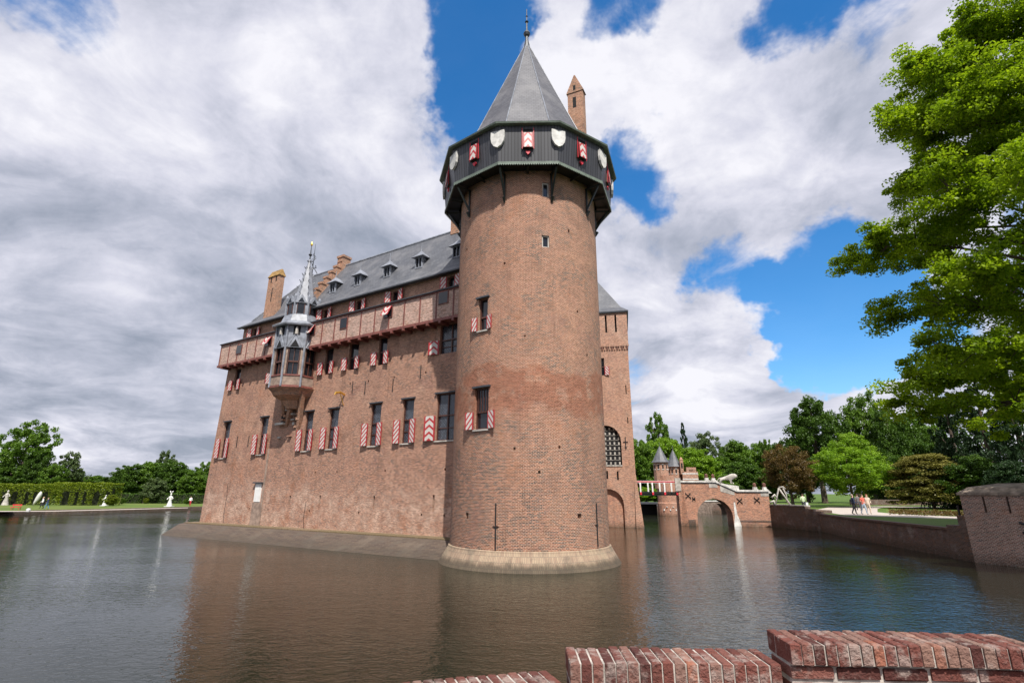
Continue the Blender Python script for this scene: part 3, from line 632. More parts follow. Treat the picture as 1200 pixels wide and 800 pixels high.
# tall slab chimney by the left hip and a small one on the ridge
mb = MB(); fbox(mb, FG, 13.85, 15.80, 21.45, 27.0, -0.95, -0.3)
mb.hexa([FG(13.75, 27.0, -1.05), FG(15.90, 27.0, -1.05), FG(15.90, 27.0, -.2), FG(13.75, 27.0, -.2), FG(13.95, 27.8, -.7), FG(15.70, 27.8, -.7), FG(15.70, 27.8, -.55), FG(13.95, 27.8, -.55)], 2)
fbox(mb, FG, 14.25, 14.45, 26.3, 27.0, -.31, -.295, 1); fbox(mb, FG, 15.15, 15.35, 26.3, 27.0, -.31, -.295, 1); fbox(mb, FG, 14.75, 14.90, 24.0, 25.6, -.31, -.295, 1)
mb.build('chimney', [M_ORANGE, M_DARK, plain('mossy_tiles', (0.30, 0.18, 0.06), 0.8, 0.4)], wing)
mb = MB(); fbox(mb, FG, -8.3, -7.4, 27.5, 29.6, -4.4, -3.6); fbox(mb, FG, -8.38, -7.32, 29.6, 29.8, -4.48, -3.52); mb.build('chimney', M_ORANGE, wing)
mb = MB(); b0 = FG(13.4, 28.0, -4.0); mb.tube([b0, b0+Vector((0, 0, 4.2))], [0.07, 0.02], 6)
for k in range(9):
    z = 1.0+k*0.2; rr_ = 0.45-0.035*k; a_ = k*1.1
    mb.tube([b0+Vector((0, 0, z)), b0+Vector((rr_*math.cos(a_), rr_*math.sin(a_), z+.15)), b0+Vector((rr_*.8*math.cos(a_), rr_*.8*math.sin(a_), z+.4))], 0.035, 5)
for sx in (-1, 1): mb.tube([b0+Vector((sx*.9, 0, -.1)), b0+Vector((sx*.3, 0, .9)), b0+Vector((0, 0, 1.2))], 0.05, 5)
mb.build('ridge_finial', M_LEADD, wing)

# oriel turret
OC = FG(7.6, 0, .55); AP = 1.98; oa = math.atan2(NV[1], NV[0])+math.pi/8
def octo(ap_, z, n=8): r_ = ap_/math.cos(math.pi/n); return [(OC.x+r_*math.cos(oa+2*math.pi*k/n), OC.y+r_*math.sin(oa+2*math.pi*k/n), z) for k in range(n)]
mb = MB(); mb.ring([octo(AP, 13.4), octo(AP, 14.4)], cap0=True); mb.ring([octo(AP-.22, 14.4), octo(AP-.22, 17.1)], mi=1)
mb.ring([octo(AP+.08, 13.22), octo(AP+.08, 13.45)], cap0=True, cap1=True, mi=2); mb.ring([octo(AP+.06, 14.32), octo(AP+.06, 14.46)], cap0=True, cap1=True, mi=2)
oriel = mb.build('oriel_turret', [M_SAND, M_GLASSP, M_REDWOOD], wing)
def ofr(k):      # wall frame of facet k
    P = octo(AP, 0); A = Vector(P[k]); B = Vector(P[(k+1) % 8]); d = (B-A); nrm = Vector((d.y, -d.x, 0)).normalized()
    if nrm.dot(A-Vector((OC.x, OC.y, 0))) < 0: nrm = -nrm
    return Flat(A, d, nrm), d.length
for k in range(8):
    Fk, L = ofr(k)
    if Fk.n.dot(Vector(NV)) < -0.05: continue
    m_ = MB()
    for xa, xb in ((0.0, 0.26), (L-.26, L)): fbox(m_, Fk, xa, xb, 14.46, 17.05, -.2, -.01)
    fbox(m_, Fk, .26, L-.26, 15.62, 15.76, -.18, -.03, 1)
    for xa in (.30, L-.38): fbox(m_, Fk, xa, xa+.08, 14.46, 17.05, -.16, -.03, 1)
    fbox(m_, Fk, L/2-.03, L/2+.03, 14.46, 17.05, -.19, -.1, 1)
    m_.build('oriel_window', [M_SAND, M_BROWN], oriel)
    m_ = MB(); # corner shafts, gablet and carved figure panel in lead
    m_.tube([Fk(0, 13.3, .05), Fk(0, 19.3, .05)], 0.10, 6)
    fbox(m_, Fk, 0, L, 17.05, 19.3, -.25, -.02); 
    m_.face([Fk(.12, 17.0, .12), Fk(L-.12, 17.0, .12), Fk(L/2, 18.35, .12)]); 
    for xa, xb in ((.12, L/2), (L-.12, L/2)): m_.tube([Fk(xa, 17.0, .1), Fk(xb, 18.45, .1)], 0.07, 5)
    m_.face([Fk(.42, 17.06, .14), Fk(L-.42, 17.06, .14), Fk(L/2, 17.8, .14)], None, 1)
    fbox(m_, Fk, L/2-.3, L/2+.3, 18.3, 19.15, -.03, .03, 1); m_.tube([Fk(L/2, 18.3, .1), Fk(L/2, 18.8, .12), Fk(L/2, 19.0, .12)], [.16, .13, .08], 6, 2)
    m_.build('gablet', [M_LEAD, M_DARK, M_STONE], oriel)
mb = MB(); mb.ring([octo(AP+.45, 19.15), octo(AP+.5, 19.3), octo(AP-.2, 19.75), octo(1.55, 20.45)], cap0=True); mb.build('skirt_roof', M_LEAD, oriel)
mb = MB(); mb.ring([octo(1.45, 20.4), octo(1.45, 21.7)], cap1=True)
for k in range(8):
    P = octo(1.45, 0); A = Vector(P[k]); B = Vector(P[(k+1) % 8]); d = B-A; nrm = Vector((d.y, -d.x, 0)).normalized(); nrm = nrm if nrm.dot(A-Vector((OC.x, OC.y, 0))) > 0 else -nrm; F2 = Flat(A, d, nrm); L = d.length
    fbox(mb, F2, L/2-.3, L/2+.3, 20.6, 21.6, -.02, .02, 1); fbox(mb, F2, L/2-.37, L/2-.3, 20.55, 21.6, 0, .06, 2); fbox(mb, F2, L/2+.3, L/2+.37, 20.55, 21.6, 0, .06, 2)
    mb.tube([F2(0, 20.4, .05), F2(0, 21.8, .05), F2(0, 22.3, .05), F2(0, 22.6, .05)], [.09, .09, .15, .02], 6)
    mb.face([F2(.02, 21.65, .15), F2(L-.02, 21.65, .15), F2(L/2, 22.55, .12)]); mb.face([F2(.3, 21.72, .17), F2(L-.3, 21.72, .17), F2(L/2, 22.2, .16)], None, 1)
    mb.face([F2(.02, 21.65, .15), F2(L/2, 22.55, .12), F2(L/2, 22.2, -.9)]); mb.face([F2(L-.02, 21.65, .15), F2(L/2, 22.55, .12), F2(L/2, 22.2, -.9)])
mb.build('lantern', [M_LEAD, M_GLASSP, M_BROWN], oriel)
mb = MB(); mb.ring([octo(1.2, 21.7), octo(0.92, 22.3), octo(.05, 27.0)], cap1=True)
for k in range(8):
    P = octo(1, 0)[k]
    for q in range(6):
        z = 22.9+q*.75; r_ = 0.92*(27.0-z)/4.7*1.06; v = Vector((OC.x+(P[0]-OC.x)*r_, OC.y+(P[1]-OC.y)*r_, z)); mb.tube([v-Vector((0, 0, .05)), v*1.0+Vector(((P[0]-OC.x)*.16, (P[1]-OC.y)*.16, .12))], 0.045, 4)
mb.build('spire', plain('pale_lead', (0.25, 0.26, 0.29), 0.45, 0.2), oriel)
mb = MB(); c_ = (OC.x, OC.y, 0); mb.lathe(c_, [(.07, 26.8), (.07, 27.3), (.2, 27.45), (.07, 27.6), (.05, 28.0), (.03, 28.5)], 8); f_ = mb.build('finial', M_LEADD, oriel)
mb = MB(); mb.lathe(c_, [(.02, 28.4), (.11, 28.55), (.12, 28.7), (.02, 28.95)], 8); mb.build('gilded_tip', M_GOLD, f_)
# broken brick corbel with diagonal ribs below the oriel
mb = MB()
def halfo(sc, z, cz=0): return [FG(7.6+x*sc, z, o_*sc) for x, o_ in ((2.3, 0), (2.1, 1.45), (.9, 2.65), (-.9, 2.65), (-2.1, 1.45), (-2.3, 0))]
mb.ring([halfo(1.0, 13.25), halfo(.86, 12.9), halfo(.80, 12.6), halfo(.5, 12.2), halfo(.36, 11.5)], closed=False)
mb.face(halfo(.36, 11.5)); mb.face(halfo(1.0, 13.25))
mb.build('corbel', M_ORANGE, wing)
mb = MB()
for (s1, z1, o1_), (s2, z2, o2_) in (((8.8, 10.0, 0.1), (6.5, 13.0, 1.5)), ((7.0, 9.3, .1), (5.8, 13.0, 1.0)), ((9.4, 11.2, .1), (7.9, 13.0, 1.6))):
    P1, P2 = FG(s1, z1, o1_), FG(s2, z2, o2_); ex = Vector(U)*.17; nn = Vector(NV)*.35
    mb.hexa([P1-ex-nn, P1+ex-nn, P1+ex, P1-ex, P2-ex-nn, P2+ex-nn, P2+ex, P2-ex])
mb.build('diagonal_rib', M_ORANGE, wing)
mb = MB(); rr_ = random.Random(5)
for k in range(26):
    s_, z = rr_.uniform(6.4, 9.6), rr_.uniform(8.8, 12.4); w_, h_ = rr_.uniform(.15, .5), rr_.uniform(.1, .3); o_ = rr_.uniform(.08, .45)
    mb = MB(); fbox(mb, FG, s_, s_+w_, z, z+h_, -.05, o_, rr_.choice((0, 0, 1))); mb.build('broken_brick', [M_ORANGE, M_STONE], wing)
mb = MB(); fbox(mb, FG, 9.1, 9.7, 10.4, 12.6, -.02, .04); mb.build('niche', M_DARK, wing); mb = MB(); fbox(mb, FG, 8.7, 9.95, 10.15, 10.35, 0, .5); mb.build('stone_shelf', M_STONE, wing)
# rear range linking wing and gate tower, hidden behind the round tower
mb = MB(); A, B, C_, D = Vector((2.0, 44)), Vector((6.0, 44)), Vector((10.3, 66.5)), Vector((3.0, 68))
P = [Vector((p.x, p.y, -1)) for p in (A, B, C_, D)]; T = [Vector((p.x, p.y, 18)) for p in P]
mb.ring([P, T]); r1, r2 = (T[0]+T[1])/2+Vector((0, 0, 5)), (T[2]+T[3])/2+Vector((0, 0, 5))
mb.face([T[1], T[2], r2, r1], None, 1); mb.face([T[3], T[0], r1, r2], None, 1); mb.face([T[0], T[1], r1]); mb.face([T[2], T[3], r2])
mb.build('rear_range', [M_GATE, M_SLATE], wing)

# ================================================================== ROUND TOWER
TC = (1.15, 34.75); FT = Round(TC, 5.0)
tower = thing('round_tower', (TC[0], TC[1], 0), 'great round brick tower with black timber hoarding and pointed slate roof standing in the moat', 'tower')
def ax(deg): return R(deg)*5.0
W1 = (ax(-42.8), ax(-30.5), 7.65, 10.15); W2 = (ax(-41.2), ax(-32.6), 13.8, 15.95); W3 = (ax(9.3), ax(14.6), 22.75, 23.85); W4 = (ax(8.5), ax(14.2), 19.1, 19.95)
holes = [(ax(-49.5), ax(-46.5), 2.6, 2.95), (ax(31.2), ax(34.2), 2.7, 2.95), (ax(-12), ax(-10.6), 6.4, 6.55), (ax(18), ax(19.4), 6.5, 6.65), (ax(4), ax(5.5), 5.1, 5.25), (ax(36), ax(37.5), 15, 15.15), (ax(-20), ax(-18.5), 18, 18.15), (ax(30), ax(31.5), 20.5, 20.7), (ax(-60), ax(-58), 20, 20.15), (ax(45), ax(46.5), 12.3, 12.45), (ax(-5), ax(-3.6), 13.1, 13.2)]
mb = MB(); wall(mb, FT, -math.pi*5, math.pi*5, -1, 27.0, [W1, W2, W3, W4]+holes, 0.35, step=0.4)
for h in holes+[W3, W4]: mb.face([FT(h[0]-.02, h[2]-.02, -.345), FT(h[1]+.02, h[2]-.02, -.345), FT(h[1]+.02, h[3]+.02, -.345), FT(h[0]-.02, h[3]+.02, -.345)], None, 1)
o = mb.build('wall', [M_TOWER, M_DARK], tower, smooth=False)
window(FT, tower, *W1, sw=0.58, lower=0.42, style='bars', ang=15); window(FT, tower, *W2, sw=0.42, lower=0.42, style='single', ang=15, lintel=True)
for h in (W3, W4): window(FT, tower, *h, s_left=False, s_right=False, lintel=False, style='none', lower=.5, wood=M_STONE, dep=.2)
for d_, z0, z1 in ((-23.6, 1.0, 3.5), (49.3, 1.1, 3.5)):
    m_ = MB(); m_.tube([FT(ax(d_), z0, .04), FT(ax(d_), z1, .04)], 0.035, 6); fbox(m_, FT, ax(d_)-.18, ax(d_)+.18, (z0+z1)/2-.02, (z0+z1)/2+.02, 0, .05); m_.build('wall_anchor', M_IRON, tower)
mb = MB(); n = 96
prof = [(5.0, 1.02), (5.10, 0.98), (5.12, 0.9), (5.28, 0.62), (5.66, 0.0), (6.0, -0.6)]
rings = [[(TC[0]+r_*math.sin(2*math.pi*k/n), TC[1]-r_*math.cos(2*math.pi*k/n), z) for k in range(n)] for r_, z in prof]
vv = [0, .1, .18, .5, 1.2, 1.9]
mb.ring(rings, uvr=lambda k, i: (k/n*2*math.pi*5.3, vv[i])); mb.build('flared_foot', M_SKIRT, tower)
# hoarding
M_SHIELD = plain('weathered_white_board', (0.60, 0.585, 0.55), .6, .22, 3.5)
def deca(ap_, z, rot=-1.5, n=10):
    r_ = ap_/math.cos(math.pi/n); return [(TC[0]+r_*math.sin(R(rot)+2*math.pi*(k-.5)/n), TC[1]-r_*math.cos(R(rot)+2*math.pi*(k-.5)/n), z) for k in range(n)]
mb = MB(); mb.ring([deca(5.95, 24.62), deca(6.24, 27.35)]); mb.ring([deca(5.0, 24.66), deca(5.95, 24.66)], mi=1); mb.ring([deca(5.0, 27.2), deca(6.22, 27.2)], mi=1)
hoard = mb.build('timber_hoarding', [M_PLANK, M_BLACKGREEN], tower)
mb = MB(); mb.ring([deca(5.93, 24.55), deca(6.03, 24.5), deca(6.05, 24.66), deca(5.93, 24.70)])
for k in range(10):
    A, B = Vector(deca(6.04, 24.5)[k]), Vector(deca(6.04, 24.5)[(k+1) % 10]); d = B-A; n_ = Vector((d.y, -d.x, 0)).normalized()
    if n_.dot(A-Vector((*TC, 24.5))) < 0: n_ = -n_
    F2 = Flat(A, d, n_); L = d.length; m = 26
    for q in range(m): mb.face([F2(L*q/m, 24.52, .005), F2(L*(q+1)/m, 24.52, .005), F2(L*(q+.5)/m, 24.40, .005)])
mb.build('scalloped_trim', M_TRIM, hoard)
mb = MB()
for k in range(10):                             # floor joists and raking braces
    a_ = R(-1.5)+2*math.pi*(k-.5)/10; d = Vector((math.sin(a_), -math.cos(a_), 0)); C0 = Vector((*TC, 0))
    for da, rr in ((0, 6.1), (.31, 5.85)):
        a2 = a_+da; d2 = Vector((math.sin(a2), -math.cos(a2), 0)); mb.tube([C0+d2*4.95+Vector((0, 0, 24.5)), C0+d2*rr+Vector((0, 0, 24.5))], 0.09, 4)
    br = MB(); br.tube([C0+d*5.05+Vector((0, 0, 22.9)), C0+d*6.0+Vector((0, 0, 24.45))], 0.075, 6); br.tube([C0+d*5.07+Vector((0, 0, 22.5)), C0+d*5.07+Vector((0, 0, 24.45))], 0.07, 6); br.tube([C0+d*5.05+Vector((0, 0, 22.4)), C0+d*5.2+Vector((0, 0, 22.75))], [.05, .12], 6)
    br.build('brace', M_BLACKGREEN, hoard)
mb.build('joists', M_BLACKGREEN, hoard)
for k in range(10):
    A, B = Vector(deca(6.09, 0)[k]), Vector(deca(6.09, 0)[(k+1) % 10]); d = B-A; n_ = Vector((d.y, -d.x, 0)).normalized()
    if n_.dot(A-Vector((*TC, 0))) < 0: n_ = -n_
    L = d.length; F2 = Flat(A, d, n_)
    # window box with chevron shutter and a heart below
    m_ = MB(); xc = L/2
    fbox(m_, F2, xc-.38, xc+.38, 25.6, 27.1, -.05, .10); wd = m_.build('hoarding_window', M_BROWN, hoard)
    m_ = MB(); fbox(m_, F2, xc-.3, xc+.3, 26.7, 27.05, .0, .115); m_.build('opening', M_DARK, wd)
    m_ = MB(); P = [F2(xc-.31, 25.55, .26), F2(xc+.31, 25.55, .26), F2(xc+.31, 26.72, .16), F2(xc-.31, 26.72, .16)]; Q = [p-n_*.04 for p in P]
    m_.face(P, [(0, 0), (1, 0), (1, 1.1), (0, 1.1)]); m_.face(Q, [(0, 0), (1, 0), (1, 1.1), (0, 1.1)]); m_.ring([P, Q], uvr=lambda k, i: (0, 0)); m_.build('shutter', M_CHEV, wd)
    m_ = MB()
    for xx in (-.40, .36): fbox(m_, F2, xc+xx, xc+xx+.04, 25.5, 27.1, .1, .13)
    m_.build('red_jamb', M_REDP, wd)
    m_ = MB(); hz = 25.27
    pts = [(0, -.16), (.15, .02), (.12, .11), (.05, .12), (0, .06), (-.05, .12), (-.12, .11), (-.15, .02)]
    m_.face([F2(xc+x, hz+z, .08) for x, z in pts]); m_.ring([[F2(xc+x, hz+z, .08) for x, z in pts], [F2(xc+x, hz+z, -.02) for x, z in pts]]); m_.build('heart', M_REDP, wd)
    # shield fixed across the corner
    Cn = Vector((*TC, 0)); cd_ = (A-Cn).normalized(); ta = Vector((-cd_.y, cd_.x, 0)); F3 = Flat(A, ta, cd_)
    m_ = MB(); sp = [(-.40, 1.05), (.40, 1.05), (.41, .62), (.36, .35), (.22, .12), (0, 0), (-.22, .12), (-.36, .35), (-.41, .62)]
    fr_ = [F3(x*1.18, 25.66+z*1.2, .10) for x, z in sp]; bk = [F3(x*1.18, 25.66+z*1.2, -.05) for x, z in sp]; m_.face(fr_); m_.ring([fr_, bk]); m_.build('shield', M_SHIELD, hoard)
mb = MB(); mb.ring([deca(6.5, 27.27), deca(6.54, 27.37), deca(6.46, 27.41)], cap0=True); mb.build('eaves_trim', M_TRIM, hoard)
mb = MB(); mb.ring([deca(6.5, 27.41), deca(4.68, 28.75), deca(0.06, 40.6)])
cone = mb.build('conical_roof', M_CONE, tower)
mb = MB()
for k in range(10): 
    A, B = Vector(deca(4.70, 28.75)[k]), Vector(deca(.06, 40.62)[k]); mb.tube([A, B], 0.045, 5)
mb.build('hip_roll', M_LEAD, cone)
mb = MB(); mb.lathe((*TC, 0), [(.32, 40.0), (.14, 40.9), (.12, 41.3), (.22, 41.4), (.3, 41.6), (.22, 41.8), (.08, 41.9), (.06, 42.8), (.16, 42.9), (.05, 43.05), (.03, 44.3)], 10); mb.lathe((*TC, 0), [(.02, 43.4), (.1, 43.5), (.02, 43.6)], 8); mb.build('finial', M_LEADD, tower)
# chimney stack behind the cone
ca = Vector((5.55, 37.6)); dA = Vector((math.cos(R(25)), -math.sin(R(25)), 0)); FC = Flat((ca.x, ca.y, 0), dA, (-math.sin(R(25)), -math.cos(R(25)), 0))
mb = MB(); fbox(mb, FC, -.75, .65, 26.5, 38.2, -.7, 0)
for k in range(5): fbox(mb, FC, -.75-.18*(k+1)+.0, -.75-.18*k, 26.5, 31.2-k*.5, -.7, 0) if False else None
mb.hexa([FC(-.85, 38.2, .06), FC(.75, 38.2, .06), FC(.75, 38.2, -.76), FC(-.85, 38.2, -.76), FC(-.1, 40.0, .06), FC(.0, 40.0, .06), FC(.0, 40.0, -.76), FC(-.1, 40.0, -.76)])
fbox(mb, FC, -.28, .02, 36.6, 37.7, -.05, .012, 1); fbox(mb, FC, -.2, .02, 38.4, 38.9, 0, .07, 1)
mb.build('chimney', [M_ORANGE, M_DARK], tower)

# ================================================================== GATE TOWER
GC = Vector((15.5, 66.2, 0)); ge = Vector((math.cos(R(12)), -math.sin(R(12)), 0)); gn = Vector((-math.sin(R(12)), -math.cos(R(12)), 0))
FGt = Flat(GC, ge, gn); gate = thing('gate_tower', FGt(-4.2, 0, -4), 'square brick gate tower with slate pavilion roof half hidden behind the round tower', 'tower')
def arch(xa, xb, zs, rise): 
    c_, h_ = (xa+xb)/2, (xb-xa)/2; return lambda x: zs+rise*math.sqrt(max(0, 1-((x-c_)/h_)**2))
AR1 = (-5.35, -1.55, 7.4, arch(-5.35, -1.55, 10.3, 2.1)); AR2 = (-5.5, -1.6, -1.0, arch(-5.5, -1.6, 2.6, 1.9))
GH = [AR1, AR2, (-3.6, -3.38, 5.7, 6.7), (-2.3, -2.08, 5.6, 6.65), (-4.9, -4.7, 5.7, 6.7), (-4.1, -3.2, 19.0, 21.4), (-2.85, -2.6, 24.9, 27.4), (-1.55, -1.3, 24.9, 27.4), (-4.2, -3.95, 24.9, 27.4), (-0.62, -0.5, 16.4, 17.6), (-.62, -.5, 12.6, 13.4)]
mb = MB(); wall(mb, FGt, -8.5, 0, -1, 22.4, [h for h in GH if h[2] < 22], 0.45)
# flared lower right corner as in a battered buttress
FGo = Flat(GC+gn*.12, ge, gn); wall(mb, FGo, -8.6, .1, 23.1, 27.7, [h for h in GH if h[2] > 22], 0.3)
mb.face([FGo(-8.6, 23.1), FGo(.1, 23.1), FGt(.0, 23.1), FGt(-8.5, 23.1)]); mb.face([FGt(-8.5, 22.4), FGt(0, 22.4), FGt(0, 23.1), FGt(-8.5, 23.1)])
for x0 in (-8.5, 0): mb.face([FGt(x0, -1), FGt(x0, -1, -8.4), FGt(x0, 23.1, -8.4), FGt(x0, 23.1)])
for x0 in (-8.6, .1): mb.face([FGo(x0, 23.1), FGo(x0, 23.1, -8.6), FGo(x0, 27.7, -8.6), FGo(x0, 27.7)])
mb.face([FGt(-8.5, -1, -8.4), FGt(0, -1, -8.4), FGt(0, 27.7, -8.4), FGt(-8.5, 27.7, -8.4)])
mb.hexa([FGt(-.3, -1, -8.0), FGt(.75, -1, -8.0), FGt(.75, -1, .3), FGt(-.3, -1, .3), FGt(-.2, 6.5, -8.0), FGt(.0, 6.5, -8.0), FGt(.0, 6.5, .01), FGt(-.2, 6.5, .01)])
k_ = 0
for k in range(26):
    x = -8.4+k*.33; fbox(mb, FGt, x, x+.17, 22.45, 23.05, 0.0, .14, 1 if k % 2 else 0); fbox(mb, FGt, x, x+.3, 22.9, 23.1, 0.01, .16)
for h in GH[2:]: mb.face([FGt(h[0]-.02, h[2]-.02, -.29), FGt(h[1]+.02, h[2]-.02, -.29), FGt(h[1]+.02, h[3]+.02, -.29), FGt(h[0]-.02, h[3]+.02, -.29)], None, 2) if h[0] != -4.1 else None
mb.build('wall', [M_GATE, M_TERRA, M_DARK], gate)
m_ = MB(); fbox(m_, FGt, -5.4, -1.5, 7.3, 12.5, -.6, -.44, 1)
for k in range(7):
    for j in range(8):
        x, z = -5.3+k*.56, 7.5+j*.62; 
        fbox(m_, FGt, x, x+.2, z, z+.3, -.43, -.34)
fbox(m_, FGt, -5.35, -1.55, 7.25, 7.4, -.4, .08)
for j in range(8): fbox(m_, FGt, -5.3, -1.6, 7.4+j*.62, 7.44+j*.62, -.435, -.38)
m_.build('arched_grille', [M_STONE, M_DARK], gate)
m_ = MB(); fbox(m_, FGt, -5.6, -1.5, -1, 4.6, -.62, -.44); m_.build('blocked_arch', M_BRIDGE, gate)
window(FGt, gate, -4.1, -3.2, 19.0, 21.4, sw=0.62, lower=.5, ang=10, lintel=False, style='single')
m_ = MB(); fbox(m_, FGt, -1.05, -.95, 9.3, 10.9, 0, .06); fbox(m_, FGt, -1.3, -.7, 10.2, 10.3, 0, .06); fbox(m_, FGt, -1.15, -.85, 9.55, 9.63, 0, .06); m_.build('wall_anchor', M_IRON, gate)
mb = MB(); a0 = FGt(-4.25, 34.9, -4.2)
def gq(e_, z): return [FGt(-8.6-e_, z, .12+e_), FGt(.1+e_, z, .12+e_), FGt(.1+e_, z, -8.6-e_), FGt(-8.6-e_, z, -8.6-e_)]
mb.ring([gq(.22, 27.65), gq(.25, 27.85)], cap0=True, mi=1); mb.ring([gq(.25, 27.85), gq(-.7, 28.7), [a0]*4], mi=0); mb.tube([a0-Vector((0, 0, .3)), a0+Vector((0, 0, 1.0))], [.12, .03], 6, 2); mb.tube([a0+Vector((0, 0, .1)), a0+Vector((0, 0, .3))], .14, 6, 2)
mb.build('roof', [M_SLATE, M_LEADD, M_GOLD], gate)

# ================================================================== DRAWBRIDGE
BP = Vector((22.2, 71, 0)); BQ = Vector((33.0, 68.7, 0)); BD = (BQ-BP).normalized(); BN = Vector((BD.y, -BD.x, 0))
db = thing('drawbridge', (18.6, 71.2, 4.2), 'flat timber drawbridge with red and white handrail between gate tower and stone bridge', 'bridge')
FD = Flat((15.2, 71.3, 0), (1, -.02, 0), (-.02, -1, 0)); Ld = 7.2
mb = MB(); fbox(mb, FD, 0, Ld, 3.98, 4.2, -2.6, 0); 
for k in range(4): fbox(mb, FD, .0, Ld, 3.72, 3.96, -2.5+k*.75, -2.35+k*.75)
mb.build('deck', M_BLACKGREEN, db)
for off in (0.02, -2.6):
    m_ = MB(); fbox(m_, FD, 0, Ld, 5.42, 5.56, off-.06, off+.06); fbox(m_, FD, 0, Ld, 5.56, 5.60, off-.07, off+.07, 1); fbox(m_, FD, 0, Ld, 5.36, 5.42, off-.03, off+.03, 1)
    m_.build('handrail', [M_REDP, M_WHITE], db)
    for k in range(5):
        x = .35+k*1.6; m_ = MB(); fbox(m_, FD, x, x+.16, 4.1, 5.40, off-.05, off+.05); fbox(m_, FD, x-.02, x+.2, 3.8, 4.15, off-.02, off+.1, 1)
        fbox(m_, FD, x+.03, x+.1, 4.2, 5.4, off-.45 if off > -1 else off+.4, off-.38 if off > -1 else off+.45); m_.build('baluster', [M_WHITE, M_REDP], db)
# ================================================================== STONE BRIDGE
FB = Flat(BP, BD, BN); FB.ex = FB.ex*1.05; BL = (BQ-BP).length/1.05
sb = thing('stone_bridge', BP+BD*5+Vector((0, 0, 0)), 'brick bridge with one round arch over the moat and pale stone parapet', 'bridge')
def btop(x): return 5.42 if x < 4.5 else (5.42-(x-4.5)*(1.16/2.4) if x < 6.9 else 4.26)
BA = (2.0, 6.15, -1.0, arch(2.0, 6.15, 1.15, 2.2)); BW = 4.2
mb = MB()
wall(mb, FB, 0, BL, -1, btop, [BA], BW); FBb = Flat(BP-BN*BW, BD, -BN); FBb.ex = FBb.ex*1.05; wall(mb, FBb, 0, BL, -1, btop, [BA], 0.0)
mb.face([FB(0, -1), FB(0, -1, -BW), FB(0, 5.42, -BW), FB(0, 5.42)]); 
mb.face([FB(BL, -1), FB(BL, -1, -BW), FB(BL, 4.26, -BW), FB(BL, 4.26)])
mb.build('wall', M_BRIDGE, sb)
mb = MB(); mb.hexa([FB(-.02, -1, .02), FB(.95, -1, .55), FB(.95, -1, -.2), FB(-.02, -1, -.2), FB(-.02, 5.2, .02), FB(.5, 5.2, .08), FB(.5, 5.2, -.2), FB(-.02, 5.2, -.2)]); mb.build('buttress', M_BRIDGE, sb)
mb = MB()
pts_ = [0, 4.5, 6.9, BL]
for off in (.06, -BW+.38):
    for a_, b_ in zip(pts_, pts_[1:]):
        za, zb_ = btop(a_), btop(b_)
        mb.hexa([FB(a_, za, off), FB(b_, zb_, off), FB(b_, zb_, off-.44), FB(a_, za, off-.44), FB(a_, za+.22, off), FB(b_, zb_+.22, off), FB(b_, zb_+.22, off-.44), FB(a_, za+.22, off-.44)])
fbox(mb, FB, -.35, .32, 4.3, 5.95, -.5, .14, 1); fbox(mb, FB, 3.7, 4.7, 4.75, 5.4, .0, .03, 1); fbox(mb, FB, 9.6, BL, 3.7, 4.24, .0, .03, 1)
mb.hexa([FB(5.0, 4.25, .03), FB(6.6, 3.8, .03), FB(6.6, 3.8, 0), FB(5.0, 4.25, 0), FB(5.0, 5.1, .03), FB(6.6, 4.3, .03), FB(6.6, 4.3, 0), FB(5.0, 5.1, 0)], 1)
mb.build('coping', [M_STONEL, M_STONE], sb)
mb = MB()
for a_, b_ in zip(pts_, pts_[1:]):
    za, zb_ = btop(a_), btop(b_); mb.hexa([FB(a_, za-.1, .1), FB(b_, zb_-.1, .1), FB(b_, zb_-.1, 0), FB(a_, za-.1, 0), FB(a_, za-.01, .1), FB(b_, zb_-.01, .1), FB(b_, zb_-.01, 0), FB(a_, za-.01, 0)])
mb.build('moulding', M_LEADD, sb)
for x, zt in ((3.5, 5.64), (4.3, 5.6), (9.05, 4.48), (10.15, 4.48)):
    m_ = MB(); c_ = FB(x, 0, -.16); m_.box((c_.x-.2, c_.y-.2, zt-.3), (c_.x+.2, c_.y+.2, zt+.35)); m_.hexa([FB(x, zt-.4, .03), FB(x+.75, zt-.4, .03), FB(x+.75, zt-.4, -.3), FB(x, zt-.4, -.3), FB(x, zt+.35, .03), FB(x+.12, zt+.3, .03), FB(x+.12, zt+.3, -.3), FB(x, zt+.35, -.3)])
    p_ = m_.build('parapet_post', M_STONEL, sb); m_ = MB(); m_.lathe((c_.x, c_.y, zt+.35), [(.16, 0), (.22, .08), (.2, .3), (.24, .36), (.1, .5), (.02, .55)], 8); m_.build('cap', M_TERRA, p_)
mb = MB()
for x, z in ((1.1, 3.7), (1.75, 3.3), (7.1, 3.1), (9.1, 3.2)):
    s_ = .55 if z != 3.3 else .3
    for q in (1, -1):
        P1, P2 = FB(x-s_*.5, z-s_*.5*q, .03), FB(x+s_*.5, z+s_*.5*q, .03); mb.tube([P1, P2], .06, 4)
        for e_ in (P1, P2): mb.tube([e_-Vector((0, 0, .12)), e_+Vector((0, 0, .12))], .05, 4)
mb.build('cross_anchor', M_IRON, sb)
mb = MB(); pr = [(-.06, 2.9), (.12, 2.92), (.16, 2.2), (.22, 1.4), (.42, .8), (.55, .1), (.62, -.2), (-.28, -.2), (-.22, .5), (-.1, 1.2), (-.08, 2.1)]
mb.face([FB(6.45+x, z, .012) for x, z in pr]); mb.build('lime_streak', M_LIMEW, sb)
mb = MB(); fbox(mb, FB, 6.9, BL, .55, .75, 0, .03); fbox(mb, FB, .9, 1.7, .0, .75, .0, .4); mb.build('lower_course', M_QUAY, sb)

